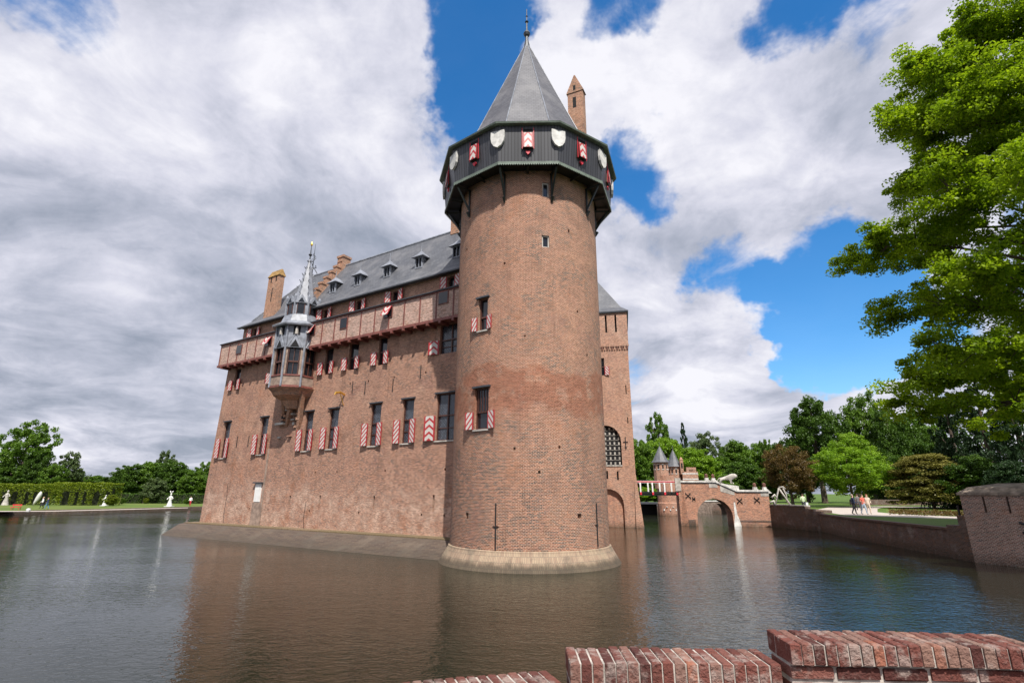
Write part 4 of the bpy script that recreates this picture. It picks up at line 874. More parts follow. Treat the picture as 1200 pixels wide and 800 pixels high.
# ---------------- organic shapes through the skin modifier
def skin(name, verts, edges, radii, mats, parent, sub=2, matf=None, root=0):
    o0 = org(parent); me = bpy.data.meshes.new(name); me.from_pydata([tuple(Vector(v)-o0) for v in verts], edges, []); o = bpy.data.objects.new(name, me); col.objects.link(o)
    md = o.modifiers.new('s', 'SKIN'); sd = me.skin_vertices[0].data
    for i, r_ in enumerate(radii): sd[i].radius = (r_, r_) if not isinstance(r_, tuple) else r_; sd[i].use_root = (i == root)
    md.use_smooth_shade = True; m2 = o.modifiers.new('d', 'SUBSURF'); m2.levels = sub; m2.render_levels = sub
    bpy.context.view_layer.update(); dg = bpy.context.evaluated_depsgraph_get(); nm = bpy.data.meshes.new_from_object(o.evaluated_get(dg)); o.modifiers.clear(); o.data = nm; bpy.data.meshes.remove(me)
    nm.name = name; nm.materials.clear()
    for m_ in mats: nm.materials.append(m_)
    for p in nm.polygons:
        p.use_smooth = True; p.material_index = matf(p.center+o0) if matf else 0
    if parent: o.parent = parent
    ORG[o.name] = o0.copy(); return o
PM = {}
def cl(c): 
    k = 'cloth_%02x%02x%02x' % tuple(int(x*255) for x in c)
    if k not in PM: PM[k] = cloth('cloth_'+str(len(PM)), c)
    return PM[k]
def person(pos, facing, label, top, legs, hair=(0.06, 0.035, 0.02), h=2.12, stride=.22, skirt=None, lean_=0.0, arm=0.25, group=None, sleeves=True, bag=None, sit=False):
    t = thing('person', pos, label, 'person', group); f = Vector((math.sin(R(facing)), -math.cos(R(facing)), 0)); s_ = Vector((f.y, -f.x, 0)).normalized(); p0 = Vector(pos); u = h/1.75
    def P(x, y, z): return p0+(s_*x+f*(y+lean_*z))*u+Vector((0, 0, z*u))
    V = [P(0, 0, .93), P(0, 0, 1.15), P(0, .01, 1.38), P(0, .01, 1.50), P(0, .03, 1.60), P(0, .03, 1.70)]; Rr = [.145, .125, .15, .06, .095, .085]; E = [(0, 1), (1, 2), (2, 3), (3, 4), (4, 5)]
    for sd, q in ((-1, 1), (1, -1)):
        b = len(V); st = stride*q
        V += [P(sd*.09, .02, .84), P(sd*.10, st*.55+.03, .48), P(sd*.10, st*.8-(.08 if st < 0 else 0), .09), P(sd*.11, st*.8+.13, .045)]; Rr += [.10, .068, .048, .04]; E += [(0, b), (b, b+1), (b+1, b+2), (b+2, b+3)]
        b = len(V); V += [P(sd*.19, 0, 1.40), P(sd*.25, -.04-st*.2, 1.13), P(sd*.25, arm*.6-st*.4, .92+arm*.4), P(sd*.25, arm*.6-st*.5+.07, .84+arm*.45)]; Rr += [.065, .045, .035, .04]; E += [(2, b), (b, b+1), (b+1, b+2), (b+2, b+3)]
    zt = p0.z
    def mf(c):
        z = (c.z-zt)/u; r_ = (c-p0); lat = abs(r_.dot(s_))/u
        if z > 1.49: return 0
        if lat > .20 and z < (1.0 if sleeves else 1.22): return 0
        if z > .95: return 1
        return 2 if z > .1 else 3
    mats = [M_SKIN, cl(top), cl(legs), cl((.03, .025, .02))]
    b = skin('body', V, E, [r_*u for r_ in Rr], mats, t, 1, mf)
    m_ = MB(); c_ = P(0, .01, 1.66); n = 10; rings = []
    for i in range(5):
        a_ = i/4*math.pi*.5; rings.append([c_+Vector((0, 0, (.10*math.cos(a_)+.035-.05*(i > 3))*u))+(s_*math.cos(2*math.pi*k/n)*.10+f*(math.sin(2*math.pi*k/n)*.10-.025))*math.sin(a_)*u for k in range(n)])
    m_.ring(rings, cap1=False); m_.build('hair', cl(hair), t, smooth=True)
    if skirt:
        m_ = MB(); rings = [[P(0, 0, z)+(s_*math.cos(2*math.pi*k/12)+f*math.sin(2*math.pi*k/12))*r_*u for k in range(12)] for z, r_ in ((1.0, .15), (.85, .19), (.6, .24), (.45, .27))]; m_.ring(rings); m_.build('skirt', cl(skirt), t)
    if bag:
        m_ = MB(); c_ = P(.32, .1, .7); m_.box(c_-Vector((.15, .1, .2)), c_+Vector((.15, .1, .2))); m_.build('bag', cl(bag), t)
    return t
def lion(pos, facing, label, scale=1.0):
    t = thing('lion_statue', pos, label, 'statue'); f = Vector((math.cos(R(facing)), math.sin(R(facing)), 0)); s_ = Vector((-f.y, f.x, 0)); p0 = Vector(pos)
    def P(x, y, z): return p0+(f*x+s_*y)*scale+Vector((0, 0, z*scale))
    V = [P(-.75, 0, .72), P(-.2, 0, .70), P(.4, 0, .78), P(.78, 0, .98), P(1.05, 0, 1.02), P(1.3, 0, .90), P(-1.0, 0, .70), P(-1.15, 0, .5), P(-1.2, 0, .3)]; Rr = [.23, .2, .29, .30, .24, .13, .04, .035, .06]; E = [(0, 1), (1, 2), (2, 3), (3, 4), (4, 5), (0, 6), (6, 7), (7, 8)]
    for x, y, at_, dx in ((.45, .17, 2, .25), (.4, -.17, 2, -.05), (-.7, .17, 0, .1), (-.75, -.17, 0, -.15)):
        b = len(V); V += [P(x, y, .5), P(x+dx*.5+(.0 if at_ == 2 else -.12), y, .26), P(x+dx, y, .07), P(x+dx+.14, y, .06)]; Rr += [.13, .085, .07, .075]; E += [(at_, b), (b, b+1), (b+1, b+2), (b+2, b+3)]
    skin('body', V, E, [r_*scale*1.32 for r_ in Rr], [M_STONE], t, 2)
    return t
lp = FB(5.95, 4.95, -.16); ang_ = math.degrees(math.atan2(BD.y, BD.x)); l_ = lion((lp.x, lp.y, 5.22), ang_, 'white stone lion striding along the sloping bridge parapet', 1.0)
mb = MB()
for k in range(1): mb.hexa([FB(5.0, 5.2, .02), FB(7.2, 4.4, .02), FB(7.2, 4.4, -.34), FB(5.0, 5.2, -.34), FB(5.0, 5.3, .02), FB(7.2, 4.95, .02), FB(7.2, 4.95, -.34), FB(5.0, 5.3, -.34)])
mb.build('plinth_block', M_STONEL, sb)

# ================================================================== SMALL GATEHOUSE, SECOND BRIDGE
sg = thing('gatehouse', (29.5, 103, 0), 'small brick gatehouse with two pointed slate turrets far behind the drawbridge', 'gatehouse')
def rtower(cx_, cy_, r_, z0, z1, zr, rr, name='turret', n=10):
    m_ = MB(); m_.lathe((cx_, cy_, 0), [(r_, z0), (r_, z1)], n, cap1=True)
    for k in range(n):
        a_ = 2*math.pi*(k+.5)/n; d = Vector((math.cos(a_), math.sin(a_), 0)); F2 = Flat(Vector((cx_, cy_, 0))+d*r_*math.cos(math.pi/n), (-d.y, d.x, 0), d)
        fbox(m_, F2, -.14, .14, z1-1.3, z1-.55, -.05, .02, 1); fbox(m_, F2, -.2, .2, z1-.5, z1-.42, 0, .08, 2); fbox(m_, F2, -.2, .2, z1-1.45, z1-1.32, 0, .08, 2)
    tt = m_.build(name, [M_GATE, M_DARK, M_STONEL], sg)
    m_ = MB(); m_.lathe((cx_, cy_, 0), [(rr, z1-.05), (rr*.8, z1+.35), (rr*.22, zr-.6), (.06, zr)], n, cap0=True); m_.lathe((cx_, cy_, 0), [(.05, zr-.1), (.03, zr+.9)], 6); m_.build('turret_roof', M_SLATE, tt)
b1 = ony(781, 560, 102)
rtower(28.2+.55, 101.6, 1.42, 4.8, 9.7, 12.7, 1.8); rtower(32.0, 104, 1.25, 4.8, 9.0, 12.2, 1.6)
m_ = MB(); m_.lathe((29.6, 101.5, 0), [(2.0, -1), (2.0, 2.2), (1.85, 2.35), (1.85, 7.2)], 20, cap1=True); m_.build('drum', M_BRIDGE, sg)
m_ = MB()
for k in range(6):
    a_ = R(-50-16*k); d = Vector((math.cos(a_), math.sin(a_), 0)); c_ = Vector((29.6, 101.5, 0))+d*2.02; m_.box(c_-Vector((.1, .1, -.9)), c_+Vector((.1, .1, 1.15))) if k % 2 else m_.box(c_-Vector((.12, .12, -1.5)), c_+Vector((.12, .12, 1.65)))
m_.build('corbel_stone', M_STONEL, sg)
m_ = MB(); FS = Flat((33.2, 102.2, 0), (1, -.1, 0), (-.1, -1, 0)); fbox(m_, FS, -.2, 2.7, 1.85, 8.0, -4, 0)
for k, zt in enumerate((8.8, 8.4)): fbox(m_, FS, .6+.5*k, 2.1-.1*k+.3, 8.0, zt, -.5, 0)
for z in (3.2, 4.3, 5.4, 6.5, 7.5): fbox(m_, FS, -.2, 2.7, z, z+.22, 0, .03, 1)
fbox(m_, FS, 1.0, 1.6, 4.7, 6.3, 0, .04, 2); fbox(m_, FS, .2, .5, 4.7, 6.3, 0, .04, 2)
fbox(m_, FS, -.5, .1, 7.5, 10.2, -.6, 0, 3); fbox(m_, FS, -.35, -.05, 8.6, 9.6, 0, .02, 2); m_.hexa([FS(-.55, 10.2, .05), FS(.15, 10.2, .05), FS(.15, 10.2, -.65), FS(-.55, 10.2, -.65), FS(-.22, 10.8, -.2), FS(-.18, 10.8, -.2), FS(-.18, 10.8, -.3), FS(-.22, 10.8, -.3)], 3)
m_.build('house', [M_GATE, M_STONEL, M_DARK, M_ORANGE], sg)
# low dark footbridge left of it
lb = thing('low_bridge', (24.5, 103, 1), 'low dark flat bridge joining the small gatehouse to the planted bank', 'bridge'); m_ = MB(); m_.box((20.5, 101.5, 2.0), (28.2, 104, 2.35)); m_.build('deck', M_LEADD, lb); m_ = MB(); m_.box((20.8, 103.6, -1), (28.0, 104.2, 2.0)); m_.build('shade_panel', M_DARK, lb)  # near-black panel stands in for the shade under the deck
ab = thing('bank_abutment', (19, 103, 0), 'sloping grey stone abutment under the shrubs beside the low bridge', 'wall'); m_ = MB(); m_.hexa([(13, 101, -1), (23.0, 100.3, -1), (21.5, 108, -1), (13, 108, -1), (13, 102, 2.0), (20.8, 101.6, 2.0), (20.6, 108, 2.0), (13, 108, 2.0)]); m_.build('stone_face', M_STONE, ab)
st = thing('garden_bridge', (40, 112, 0), 'brick footbridge with one arch seen far through the arch of the main bridge', 'bridge')
FS2 = Flat((30.5, 112.5, 0), (1, 0, 0), (0, -1, 0)); ar = (11.3, 14.4, -1, arch(11.3, 14.4, 0.35, 1.6)); m_ = MB(); wall(m_, FS2, 0, 19, -1, lambda x: 2.35-.006*(x-12.8)**2, [ar], 3.0); m_.build('wall', plain('weathered_grey_brick', (0.20, 0.15, 0.12), .9, .4, 4), st)
m_ = MB()
gt = lambda x: 2.35-.006*(x-12.8)**2
for k in range(19): m_.hexa([FS2(k, gt(k), .1), FS2(k+1, gt(k+1), .1), FS2(k+1, gt(k+1), -.3), FS2(k, gt(k), -.3), FS2(k, gt(k)+.22, .1), FS2(k+1, gt(k+1)+.22, .1), FS2(k+1, gt(k+1)+.22, -.3), FS2(k, gt(k)+.22, -.3)])
m_.build('coping', M_STONEL, st)

# ================================================================== RIGHT QUAY, PAVILION
q = thing('quay_wall', (32, 50, 0), 'long dark weathered brick quay wall along the right side of the moat', 'wall')
QP = [(29.3, 34.9), (29.8, 37.8), (32.05, 51), (34.95, 61.4)]
def run(mb, pts, z0, z1, th, out=0.0, mi=0, batter=0.0):
    for (x0, y0), (x1, y1) in zip(pts, pts[1:]):
        d = Vector((x1-x0, y1-y0, 0)).normalized(); n_ = Vector((-d.y, d.x, 0)); n_ = n_ if n_.x < 0 else -n_
        A, B = Vector((x0, y0, 0)), Vector((x1, y1, 0)); 
        def V(p, o_, z): v = p+n_*o_; return (v.x, v.y, z)
        mb.hexa([V(A, out+batter, z0), V(B, out+batter, z0), V(B, -th, z0), V(A, -th, z0), V(A, out, z1), V(B, out, z1), V(B, -th, z1), V(A, -th, z1)], mi)
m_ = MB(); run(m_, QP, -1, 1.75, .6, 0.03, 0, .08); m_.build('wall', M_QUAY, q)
m_ = MB(); run(m_, QP, 1.752, 1.9, .5, 0.12); m_.build('coping', plain('dark_coping', (0.13, 0.08, 0.06), .9, .3), q)
q2 = thing('stair_wall', (33.5, 64, 0), 'taller shaded brick wall between the stone bridge and the quay stepping down to the lawn', 'wall')
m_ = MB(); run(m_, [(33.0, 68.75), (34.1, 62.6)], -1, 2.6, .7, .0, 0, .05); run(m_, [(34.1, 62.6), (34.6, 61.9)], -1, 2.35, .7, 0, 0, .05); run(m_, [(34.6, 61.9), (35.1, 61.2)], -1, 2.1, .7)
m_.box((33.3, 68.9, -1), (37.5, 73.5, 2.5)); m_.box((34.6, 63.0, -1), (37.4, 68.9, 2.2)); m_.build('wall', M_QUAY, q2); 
m_ = MB(); run(m_, [(33.0, 68.75), (34.1, 62.6)], 2.602, 2.75, .7, .08); m_.build('coping', M_STONE, q2)
q3 = thing('stepped_wall', (29.2, 35.4, 0), 'dark stepped wall end between the lawn and the brick pavilion', 'wall')
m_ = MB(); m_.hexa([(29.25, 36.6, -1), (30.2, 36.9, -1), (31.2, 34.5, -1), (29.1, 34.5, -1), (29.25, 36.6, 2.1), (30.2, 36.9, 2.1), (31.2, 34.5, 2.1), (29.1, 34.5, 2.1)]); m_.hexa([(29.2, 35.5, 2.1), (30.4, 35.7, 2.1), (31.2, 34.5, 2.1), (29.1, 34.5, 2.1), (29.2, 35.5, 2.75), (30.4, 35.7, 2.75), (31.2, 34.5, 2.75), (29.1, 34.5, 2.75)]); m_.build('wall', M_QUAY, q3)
m_ = MB(); m_.tube([(29.5, 35.6, 2.6), (29.5, 35.6, 3.35)], .07, 6); tag(m_.build('post', M_IRON), 'short black post on the stepped wall beside the pavilion', 'post')
pv = thing('pavilion', (30.3, 32.5, 0), 'brick corner pavilion with low stone roof at the right edge of the moat', 'building')
PA = Vector((28.95, 34.6, 0)); PD = Vector((1.45, -3.3, 0)).normalized(); PN = Vector((PD.y, -PD.x, 0)); PN = PN if PN.x < 0 else -PN
FP = Flat(PA, PD, PN); m_ = MB(); sl2 = [(1.15, 1.27, 3.0, 3.95), (2.35, 2.47, 3.0, 3.95), (3.55, 3.67, 3.0, 3.95)]
wall(m_, FP, 0, 5, -1, 4.02, sl2, .3); 
for x0 in (0, 5): m_.face([FP(x0, -1), FP(x0, -1, -4.5), FP(x0, 4.02, -4.5), FP(x0, 4.02)])
m_.face([FP(0, -1, -4.5), FP(5, -1, -4.5), FP(5, 4.02, -4.5), FP(0, 4.02, -4.5)]); [m_.face([FP(h[0]-.02, h[2]-.02, -.29), FP(h[1]+.02, h[2]-.02, -.29), FP(h[1]+.02, h[3]+.02, -.29), FP(h[0]-.02, h[3]+.02, -.29)], None, 1) for h in sl2]; m_.build('wall', [M_PAV, M_DARK], pv)
m_ = MB()
m_ = MB(); fbox(m_, FP, -.12, 5.12, 4.022, 4.16, -4.62, .12)
def pq(e_, z): return [FP(-.1+e_, z, .1-e_), FP(5.1-e_, z, .1-e_), FP(5.1-e_, z, -4.6+e_), FP(-.1+e_, z, -4.6+e_)]
m_.ring([pq(0, 4.162), pq(.45, 4.5), pq(1.6, 4.75)], cap1=True); m_.build('roof', plain('lichened_stone', (0.30, 0.24, 0.19), .9, .45, 3, bstr=.5), pv)
m_ = MB(); c_ = FP(3.35, 2.25, .08)
for d_ in ((-.6, .25), (-.55, -.35), (.5, .1), (.3, -.5)): m_.tube([c_, FP(3.35+d_[0], 2.25+d_[1], .1)], [.05, .07], 5)
m_.build('wall_anchor', M_IRON, pv)

# white stone bracket sculptures at the foot of the bridge
ws = thing('stone_sculpture', (35.0, 65.5, 2.7), 'pale stone sculpture of leaning braces at the foot of the bridge', 'sculpture')
def sp(px, py, Y=65.5): return ony(px, py, Y)
m_ = MB(); m_.tube([sp(910, 590), sp(912, 580), sp(914, 569)], [0.087, 0.074, 0.099], 6); m_.tube([sp(914, 569), sp(921, 579), sp(929, 590)], [0.099, 0.105, 0.124], 6); m_.tube([sp(919, 569), sp(923, 577), sp(924, 586)], [0.087, 0.081, 0.081], 6); m_.tube([sp(914, 568), sp(919, 567.5), sp(922, 570)], [0.074, 0.105, 0.074], 6); m_.tube([sp(906, 580), sp(909, 577), sp(913, 582)], [0.124, 0.155, 0.062], 6); m_.tube([sp(904, 586), sp(908, 584), sp(910, 590)], .15, 6)
m_.build('carved_body', M_STONE, ws, smooth=True)

# ================================================================== FOREGROUND PARAPET: every brick modelled
def coping_mat():
    m, t = base_mat('coping_brick'); tcn = t.n('ShaderNodeTexCoord'); oc = tcn.outputs['Object']; at = t.n('ShaderNodeAttribute', attribute_name='rnd').outputs['Fac']
    rp = t.n('ShaderNodeValToRGB'); t.put(rp.inputs[0], at); cr_ = rp.color_ramp; cr_.elements[0].color = (0.09, 0.035, 0.03, 1); cr_.elements[1].color = (0.32, 0.13, 0.085, 1); e2 = cr_.elements.new(.5); e2.color = (0.19, 0.07, 0.055, 1); e3 = cr_.elements.new(.82); e3.color = (0.24, 0.15, 0.12, 1)
    c = rp.outputs[0]; n1_ = t.noise(oc, 9, 7, .65); n2_ = t.noise(oc, 45, 4, .6)
    c = t.mix(t.step(n1_, .49, .64, 0, .62), c, (0.38, 0.31, 0.275)); c = t.mix(t.step(n2_, .5, .75, 0, .5), c, (0.09, 0.05, 0.045)); c = t.mix(t.step(t.noise(oc, 3.3, 5, .6), .55, .7, 0, .55), c, (0.07, 0.055, 0.04))
    finish(t, c, .95, t.m('ADD', n1_, n2_), 1.0, .02, spec=.15); return m
M_COP = coping_mat(); M_MORTAR = plain('pale_mortar', (0.40, 0.36, 0.32), .95, .35, 12, bstr=.6)
pw = thing('parapet_wall', (1.5, 3.4, 2.2), 'stepped red brick parapet wall along the near edge of the moat', 'wall')
def rnd_attr(o, per):
    at_ = o.data.attributes.new('rnd', 'FLOAT', 'FACE'); at_.data.foreach_set('value', per)
br_rng = random.Random(11)
def jbrick(mb, per, F, x0, x1, z0, z1, o0, o1, bev=.006, v=None):
    j = lambda s_=.004: br_rng.uniform(-s_, s_); v = br_rng.random() if v is None else v
    P = [[F(x0+bev+j(), z0+j(), o0+bev+j()), F(x1-bev+j(), z0+j(), o0+bev+j()), F(x1-bev+j(), z0+j(), o1-bev+j()), F(x0+bev+j(), z0+j(), o1-bev+j())]]
    a_, b_, c_, d_ = x0+j(.002), x1+j(.002), o0+j(.003), o1+j(.003); zt = z1+j(.004)
    P.append([F(a_, z0+bev, c_), F(b_, z0+bev, c_), F(b_, z0+bev, d_), F(a_, z0+bev, d_)]); P.append([F(a_, zt-bev, c_), F(b_, zt-bev, c_), F(b_, zt-bev, d_), F(a_, zt-bev, d_)])
    P.append([F(a_+bev, zt+j(.002), c_+bev), F(b_-bev, zt+j(.002), c_+bev), F(b_-bev, zt+j(.002), d_-bev), F(a_+bev, zt+j(.002), d_-bev)])
    n0_ = len(mb.f); mb.ring(P, cap0=True, cap1=True); per += [v]*(len(mb.f)-n0_)
class Bow(Flat):
    def __call__(s, x, z, off=0.0):
        p = s.o+s.ex*x+s.n*(off+s.b*math.sin(math.pi*min(max(x/s.L, 0), 1))); return Vector((p.x, p.y, z))
def parapet(A, B, ztop, bow, left_end=True, flip=0):
    A, B = Vector((*A, 0)), Vector((*B, 0)); d = B-A; n_ = Vector((d.y, -d.x, 0)).normalized(); F = Bow(A, d, n_); F.L = d.length; F.b = bow; L = d.length
    mb = MB(); per = []; pitch = .064; W = .31; hgt = .108; n = int(L/pitch); pitch = L/n
    for k in range(n):
        x0 = k*pitch+.004; x1 = (k+1)*pitch-.006
        sp_ = (.10, .205)[(k+flip) % 2]
        base = br_rng.random()**1.2
        jbrick(mb, per, F, x0, x1, ztop-hgt, ztop, -W, -W+sp_-.006, v=base*.9); jbrick(mb, per, F, x0, x1, ztop-hgt, ztop, -W+sp_+.006, 0, v=min(1, base+br_rng.uniform(-.2, .3)))
    o = mb.build('coping_course', M_COP, pw); rnd_attr(o, per) if len(o.data.polygons) == len(per) else rnd_attr(o, [br_rng.random() for _ in o.data.polygons])
    mb = MB(); per = []; z1 = ztop-hgt-.012; row = 0
    while z1 > ztop-1.25:
        x = -.13*(row % 2); h_ = .062
        while x < L:
            w_ = .125 if (row % 2) else .245; a_, b_ = max(x, 0)+.004, min(x+w_, L)-.008
            if b_-a_ > .03: jbrick(mb, per, F, a_, b_, z1-h_, z1, -W+.03, -.025, v=br_rng.random()*.6)
            x += w_+.008
        z1 -= h_+.014; row += 1
    o = mb.build('brickwork', M_COP, pw); rnd_attr(o, per) if len(o.data.polygons) == len(per) else rnd_attr(o, [br_rng.random()*.6 for _ in o.data.polygons])
    mb = MB(); n = 10
    for k in range(n):
        a_, b_ = .006+(L-.012)*k/n, .006+(L-.012)*(k+1)/n
        mb.hexa([F(a_, ztop-1.3, -W+.042), F(b_, ztop-1.3, -W+.042), F(b_, ztop-1.3, -.037), F(a_, ztop-1.3, -.037), F(a_, ztop-hgt, -W+.042), F(b_, ztop-hgt, -W+.042), F(b_, ztop-hgt, -.037), F(a_, ztop-hgt, -.037)])
        mb.hexa([F(a_, ztop-hgt+.0, -W+.008), F(b_, ztop-hgt+.0, -W+.008), F(b_, ztop-hgt, -.008), F(a_, ztop-hgt, -.008), F(a_, ztop-.009, -W+.008), F(b_, ztop-.009, -W+.008), F(b_, ztop-.009, -.008), F(a_, ztop-.009, -.008)])
    mb.build('mortar_core', M_MORTAR, pw)
parapet((1.56, 3.235), (2.925, 3.16), 3.29, -.015)
parapet((.335, 3.33), (1.54, 3.31), 3.165, -.02, flip=1)
parapet((-1.2, 2.85), (.33, 3.37), 3.035, -.05)
parapet((2.93, 3.05), (4.4, 2.6), 3.415, -.01, flip=1)
parapet((4.4, 2.6), (8.5, 1.2), 3.54, 0); parapet((-4.0, 1.2), (-1.205, 2.84), 2.9, 0)

# ================================================================== FOLIAGE
def leaf_mesh(name, P, size, rnd_, mat, up=0.35, elong=1.0, zs=1.0):
    n = len(P); nrm = rng.normal(size=(n, 3)); nrm[:, 2] = np.abs(nrm[:, 2])+up; nrm /= np.linalg.norm(nrm, axis=1)[:, None]
    t_ = np.cross(nrm, rng.normal(size=(n, 3))); t_ /= np.linalg.norm(t_, axis=1)[:, None]; b_ = np.cross(nrm, t_); s_ = (size*rng.uniform(.6, 1.3, n))[:, None]
    t_[:, 2] *= zs; b_[:, 2] *= zs; V = np.stack([P-t_*s_*.5*elong, P+b_*s_*.32, P+t_*s_*.5*elong, P-b_*s_*.32], 1).reshape(-1, 3)
    me = bpy.data.meshes.new(name); me.vertices.add(4*n); me.vertices.foreach_set('co', V.ravel()); me.loops.add(4*n); me.loops.foreach_set('vertex_index', np.arange(4*n, dtype=np.int32)); me.polygons.add(n); me.polygons.foreach_set('loop_start', np.arange(0, 4*n, 4, dtype=np.int32)); me.polygons.foreach_set('loop_total', np.full(n, 4, dtype=np.int32))
    me.materials.append(mat); me.update(calc_edges=True); at_ = me.attributes.new('rnd', 'FLOAT', 'FACE'); at_.data.foreach_set('value', np.clip(rnd_, 0, 1).astype(np.float32)); return me
def clumps(C, rad, per, flat=.6):
    n = len(C); idx = np.repeat(np.arange(n), per); d = rng.normal(size=(len(idx), 3)); d /= np.linalg.norm(d, axis=1)[:, None]; r_ = rng.uniform(0, 1, len(idx))**.45
    P = C[idx]+d*r_[:, None]*rad[idx][:, None]*np.array([1, 1, flat]); rv = np.repeat(rng.uniform(0, 1, n), per)*.5+rng.uniform(0, 1, len(idx))*.5
    return P, rv
def crown(kind, seed, per=210):
    global rng
    rng = np.random.default_rng(seed)
    if kind == 'broad':
        n = 300; d = rng.normal(size=(n, 3)); d /= np.linalg.norm(d, axis=1)[:, None]; az = np.arctan2(d[:, 1], d[:, 0])
        lob = 1+.14*np.sin(3*az+seed)+.12*np.sin(5*az+2.1*seed+4*d[:, 2])+rng.normal(0, .06, n); r_ = rng.uniform(.35, 1, n)**.5*.82
        C = d*(r_*lob)[:, None]; C[:, 2] = .5+C[:, 2]*.5; C[:, 2] = np.clip(C[:, 2], .02, 1)
        rad = rng.uniform(.08, .18, n); P, rv = clumps(C, rad, int(per*.62), .36)
    elif kind == 'open':
        n = 190; d = rng.normal(size=(n, 3)); d /= np.linalg.norm(d, axis=1)[:, None]; r_ = rng.uniform(.3, 1, n)**.6*.85; C = d*r_[:, None]*(1+rng.normal(0, .12, n))[:, None]; C[:, 2] = .5+C[:, 2]*.5; C += rng.normal(0, .05, C.shape); rad = rng.uniform(.08, .16, n); P, rv = clumps(C, rad, int(per*.5), .32)
    elif kind == 'conifer':
        n = 220; z = rng.uniform(0, 1, n)**1.2; r_ = (1-z)**.8*rng.uniform(.35, 1.05, n)+.03; a_ = rng.uniform(0, 6.28, n); C = np.stack([r_*np.cos(a_), r_*np.sin(a_), z-.06*r_], 1); P, rv = clumps(C, np.full(n, .16)*(1.15-z), int(per*.7), .35)
    elif kind == 'layered':
        n = 300; z = rng.uniform(.03, .97, n); rr = np.sqrt(np.clip(1-(z*1.0)**2.2, .04, 1)); a_ = rng.uniform(0, 6.28, n); r_ = rr*rng.uniform(.2, 1, n)**.5*.88; C = np.stack([r_*np.cos(a_), r_*np.sin(a_), z+rng.normal(0, .012, n)-.07*r_], 1); P, rv = clumps(C, rng.uniform(.16, .28, n), per, .2)
    return P, rv
CR = {}
def get_crown(kind, seed, mat, lsize):
    k = (kind, seed, mat.name, lsize)
    if k not in CR: P, rv = crown(kind, seed); CR[k] = leaf_mesh('crown', P, lsize*.68, rv, mat, up=.5 if kind == 'layered' else .3, zs=.5)
    return CR[k]
def trunk_mesh(h, r0, spread, seed, n=6, zb=.35):
    rd = random.Random(seed); mb = MB(); mb.tube([(0, 0, -.3), (0, 0, h*.15), (rd.uniform(-.02, .02)*h, 0, h*.5), (0, 0, h*.85)], [r0*1.25, r0, r0*.7, r0*.15], 8)
    for k in range(n):
        a_ = k*2.4+rd.random(); z0 = h*(zb+.4*k/n); L = spread*rd.uniform(.5, .8); mb.tube([(0, 0, z0), (L*.45*math.cos(a_), L*.45*math.sin(a_), z0+h*.10), (L*math.cos(a_), L*math.sin(a_), z0+h*.22)], [r0*.45, r0*.28, r0*.08], 6)
    return mb
TREES = 0
def tree(name, px, Y, zg, ytop, wpx, kind, mat, label, group=None, cbase=.12, seed=1, lsize=.10, r0=None, ybase=None):
    """px, ytop, wpx: where the photograph shows the crown; Y: its distance"""
    global TREES; TREES += 1
    p = ony(px, 575, Y); top = ony(px, ytop, Y).z; W = abs(ony(px+wpx/2, 550, Y).x-ony(px-wpx/2, 550, Y).x)/2*.62+abs(ony(px+wpx/2, 550, Y).x-ony(px-wpx/2, 550, Y).x)/2*.38
    H_ = top-zg; t = thing(name, (p.x, p.y, zg), label, 'tree', group)
    ob = bpy.data.objects.new('crown', get_crown(kind, seed, mat, lsize)); col.objects.link(ob); ob.parent = t; ob.location = (0, 0, H_*cbase); ob.scale = (W, W, H_*(1-cbase)); ob.rotation_euler.z = (TREES*1.7) % 6.28
    tb = trunk_mesh(H_, r0 or H_*.022, W, TREES, n=5, zb=max(.1, cbase)); 
    ORG['tmp'] = Vector((0, 0, 0)); o = tb.build('trunk', M_BARK); o.parent = t; return t
GL, GR_ = 'trees behind the lawn on the left', 'trees of the park behind the bridge and garden'
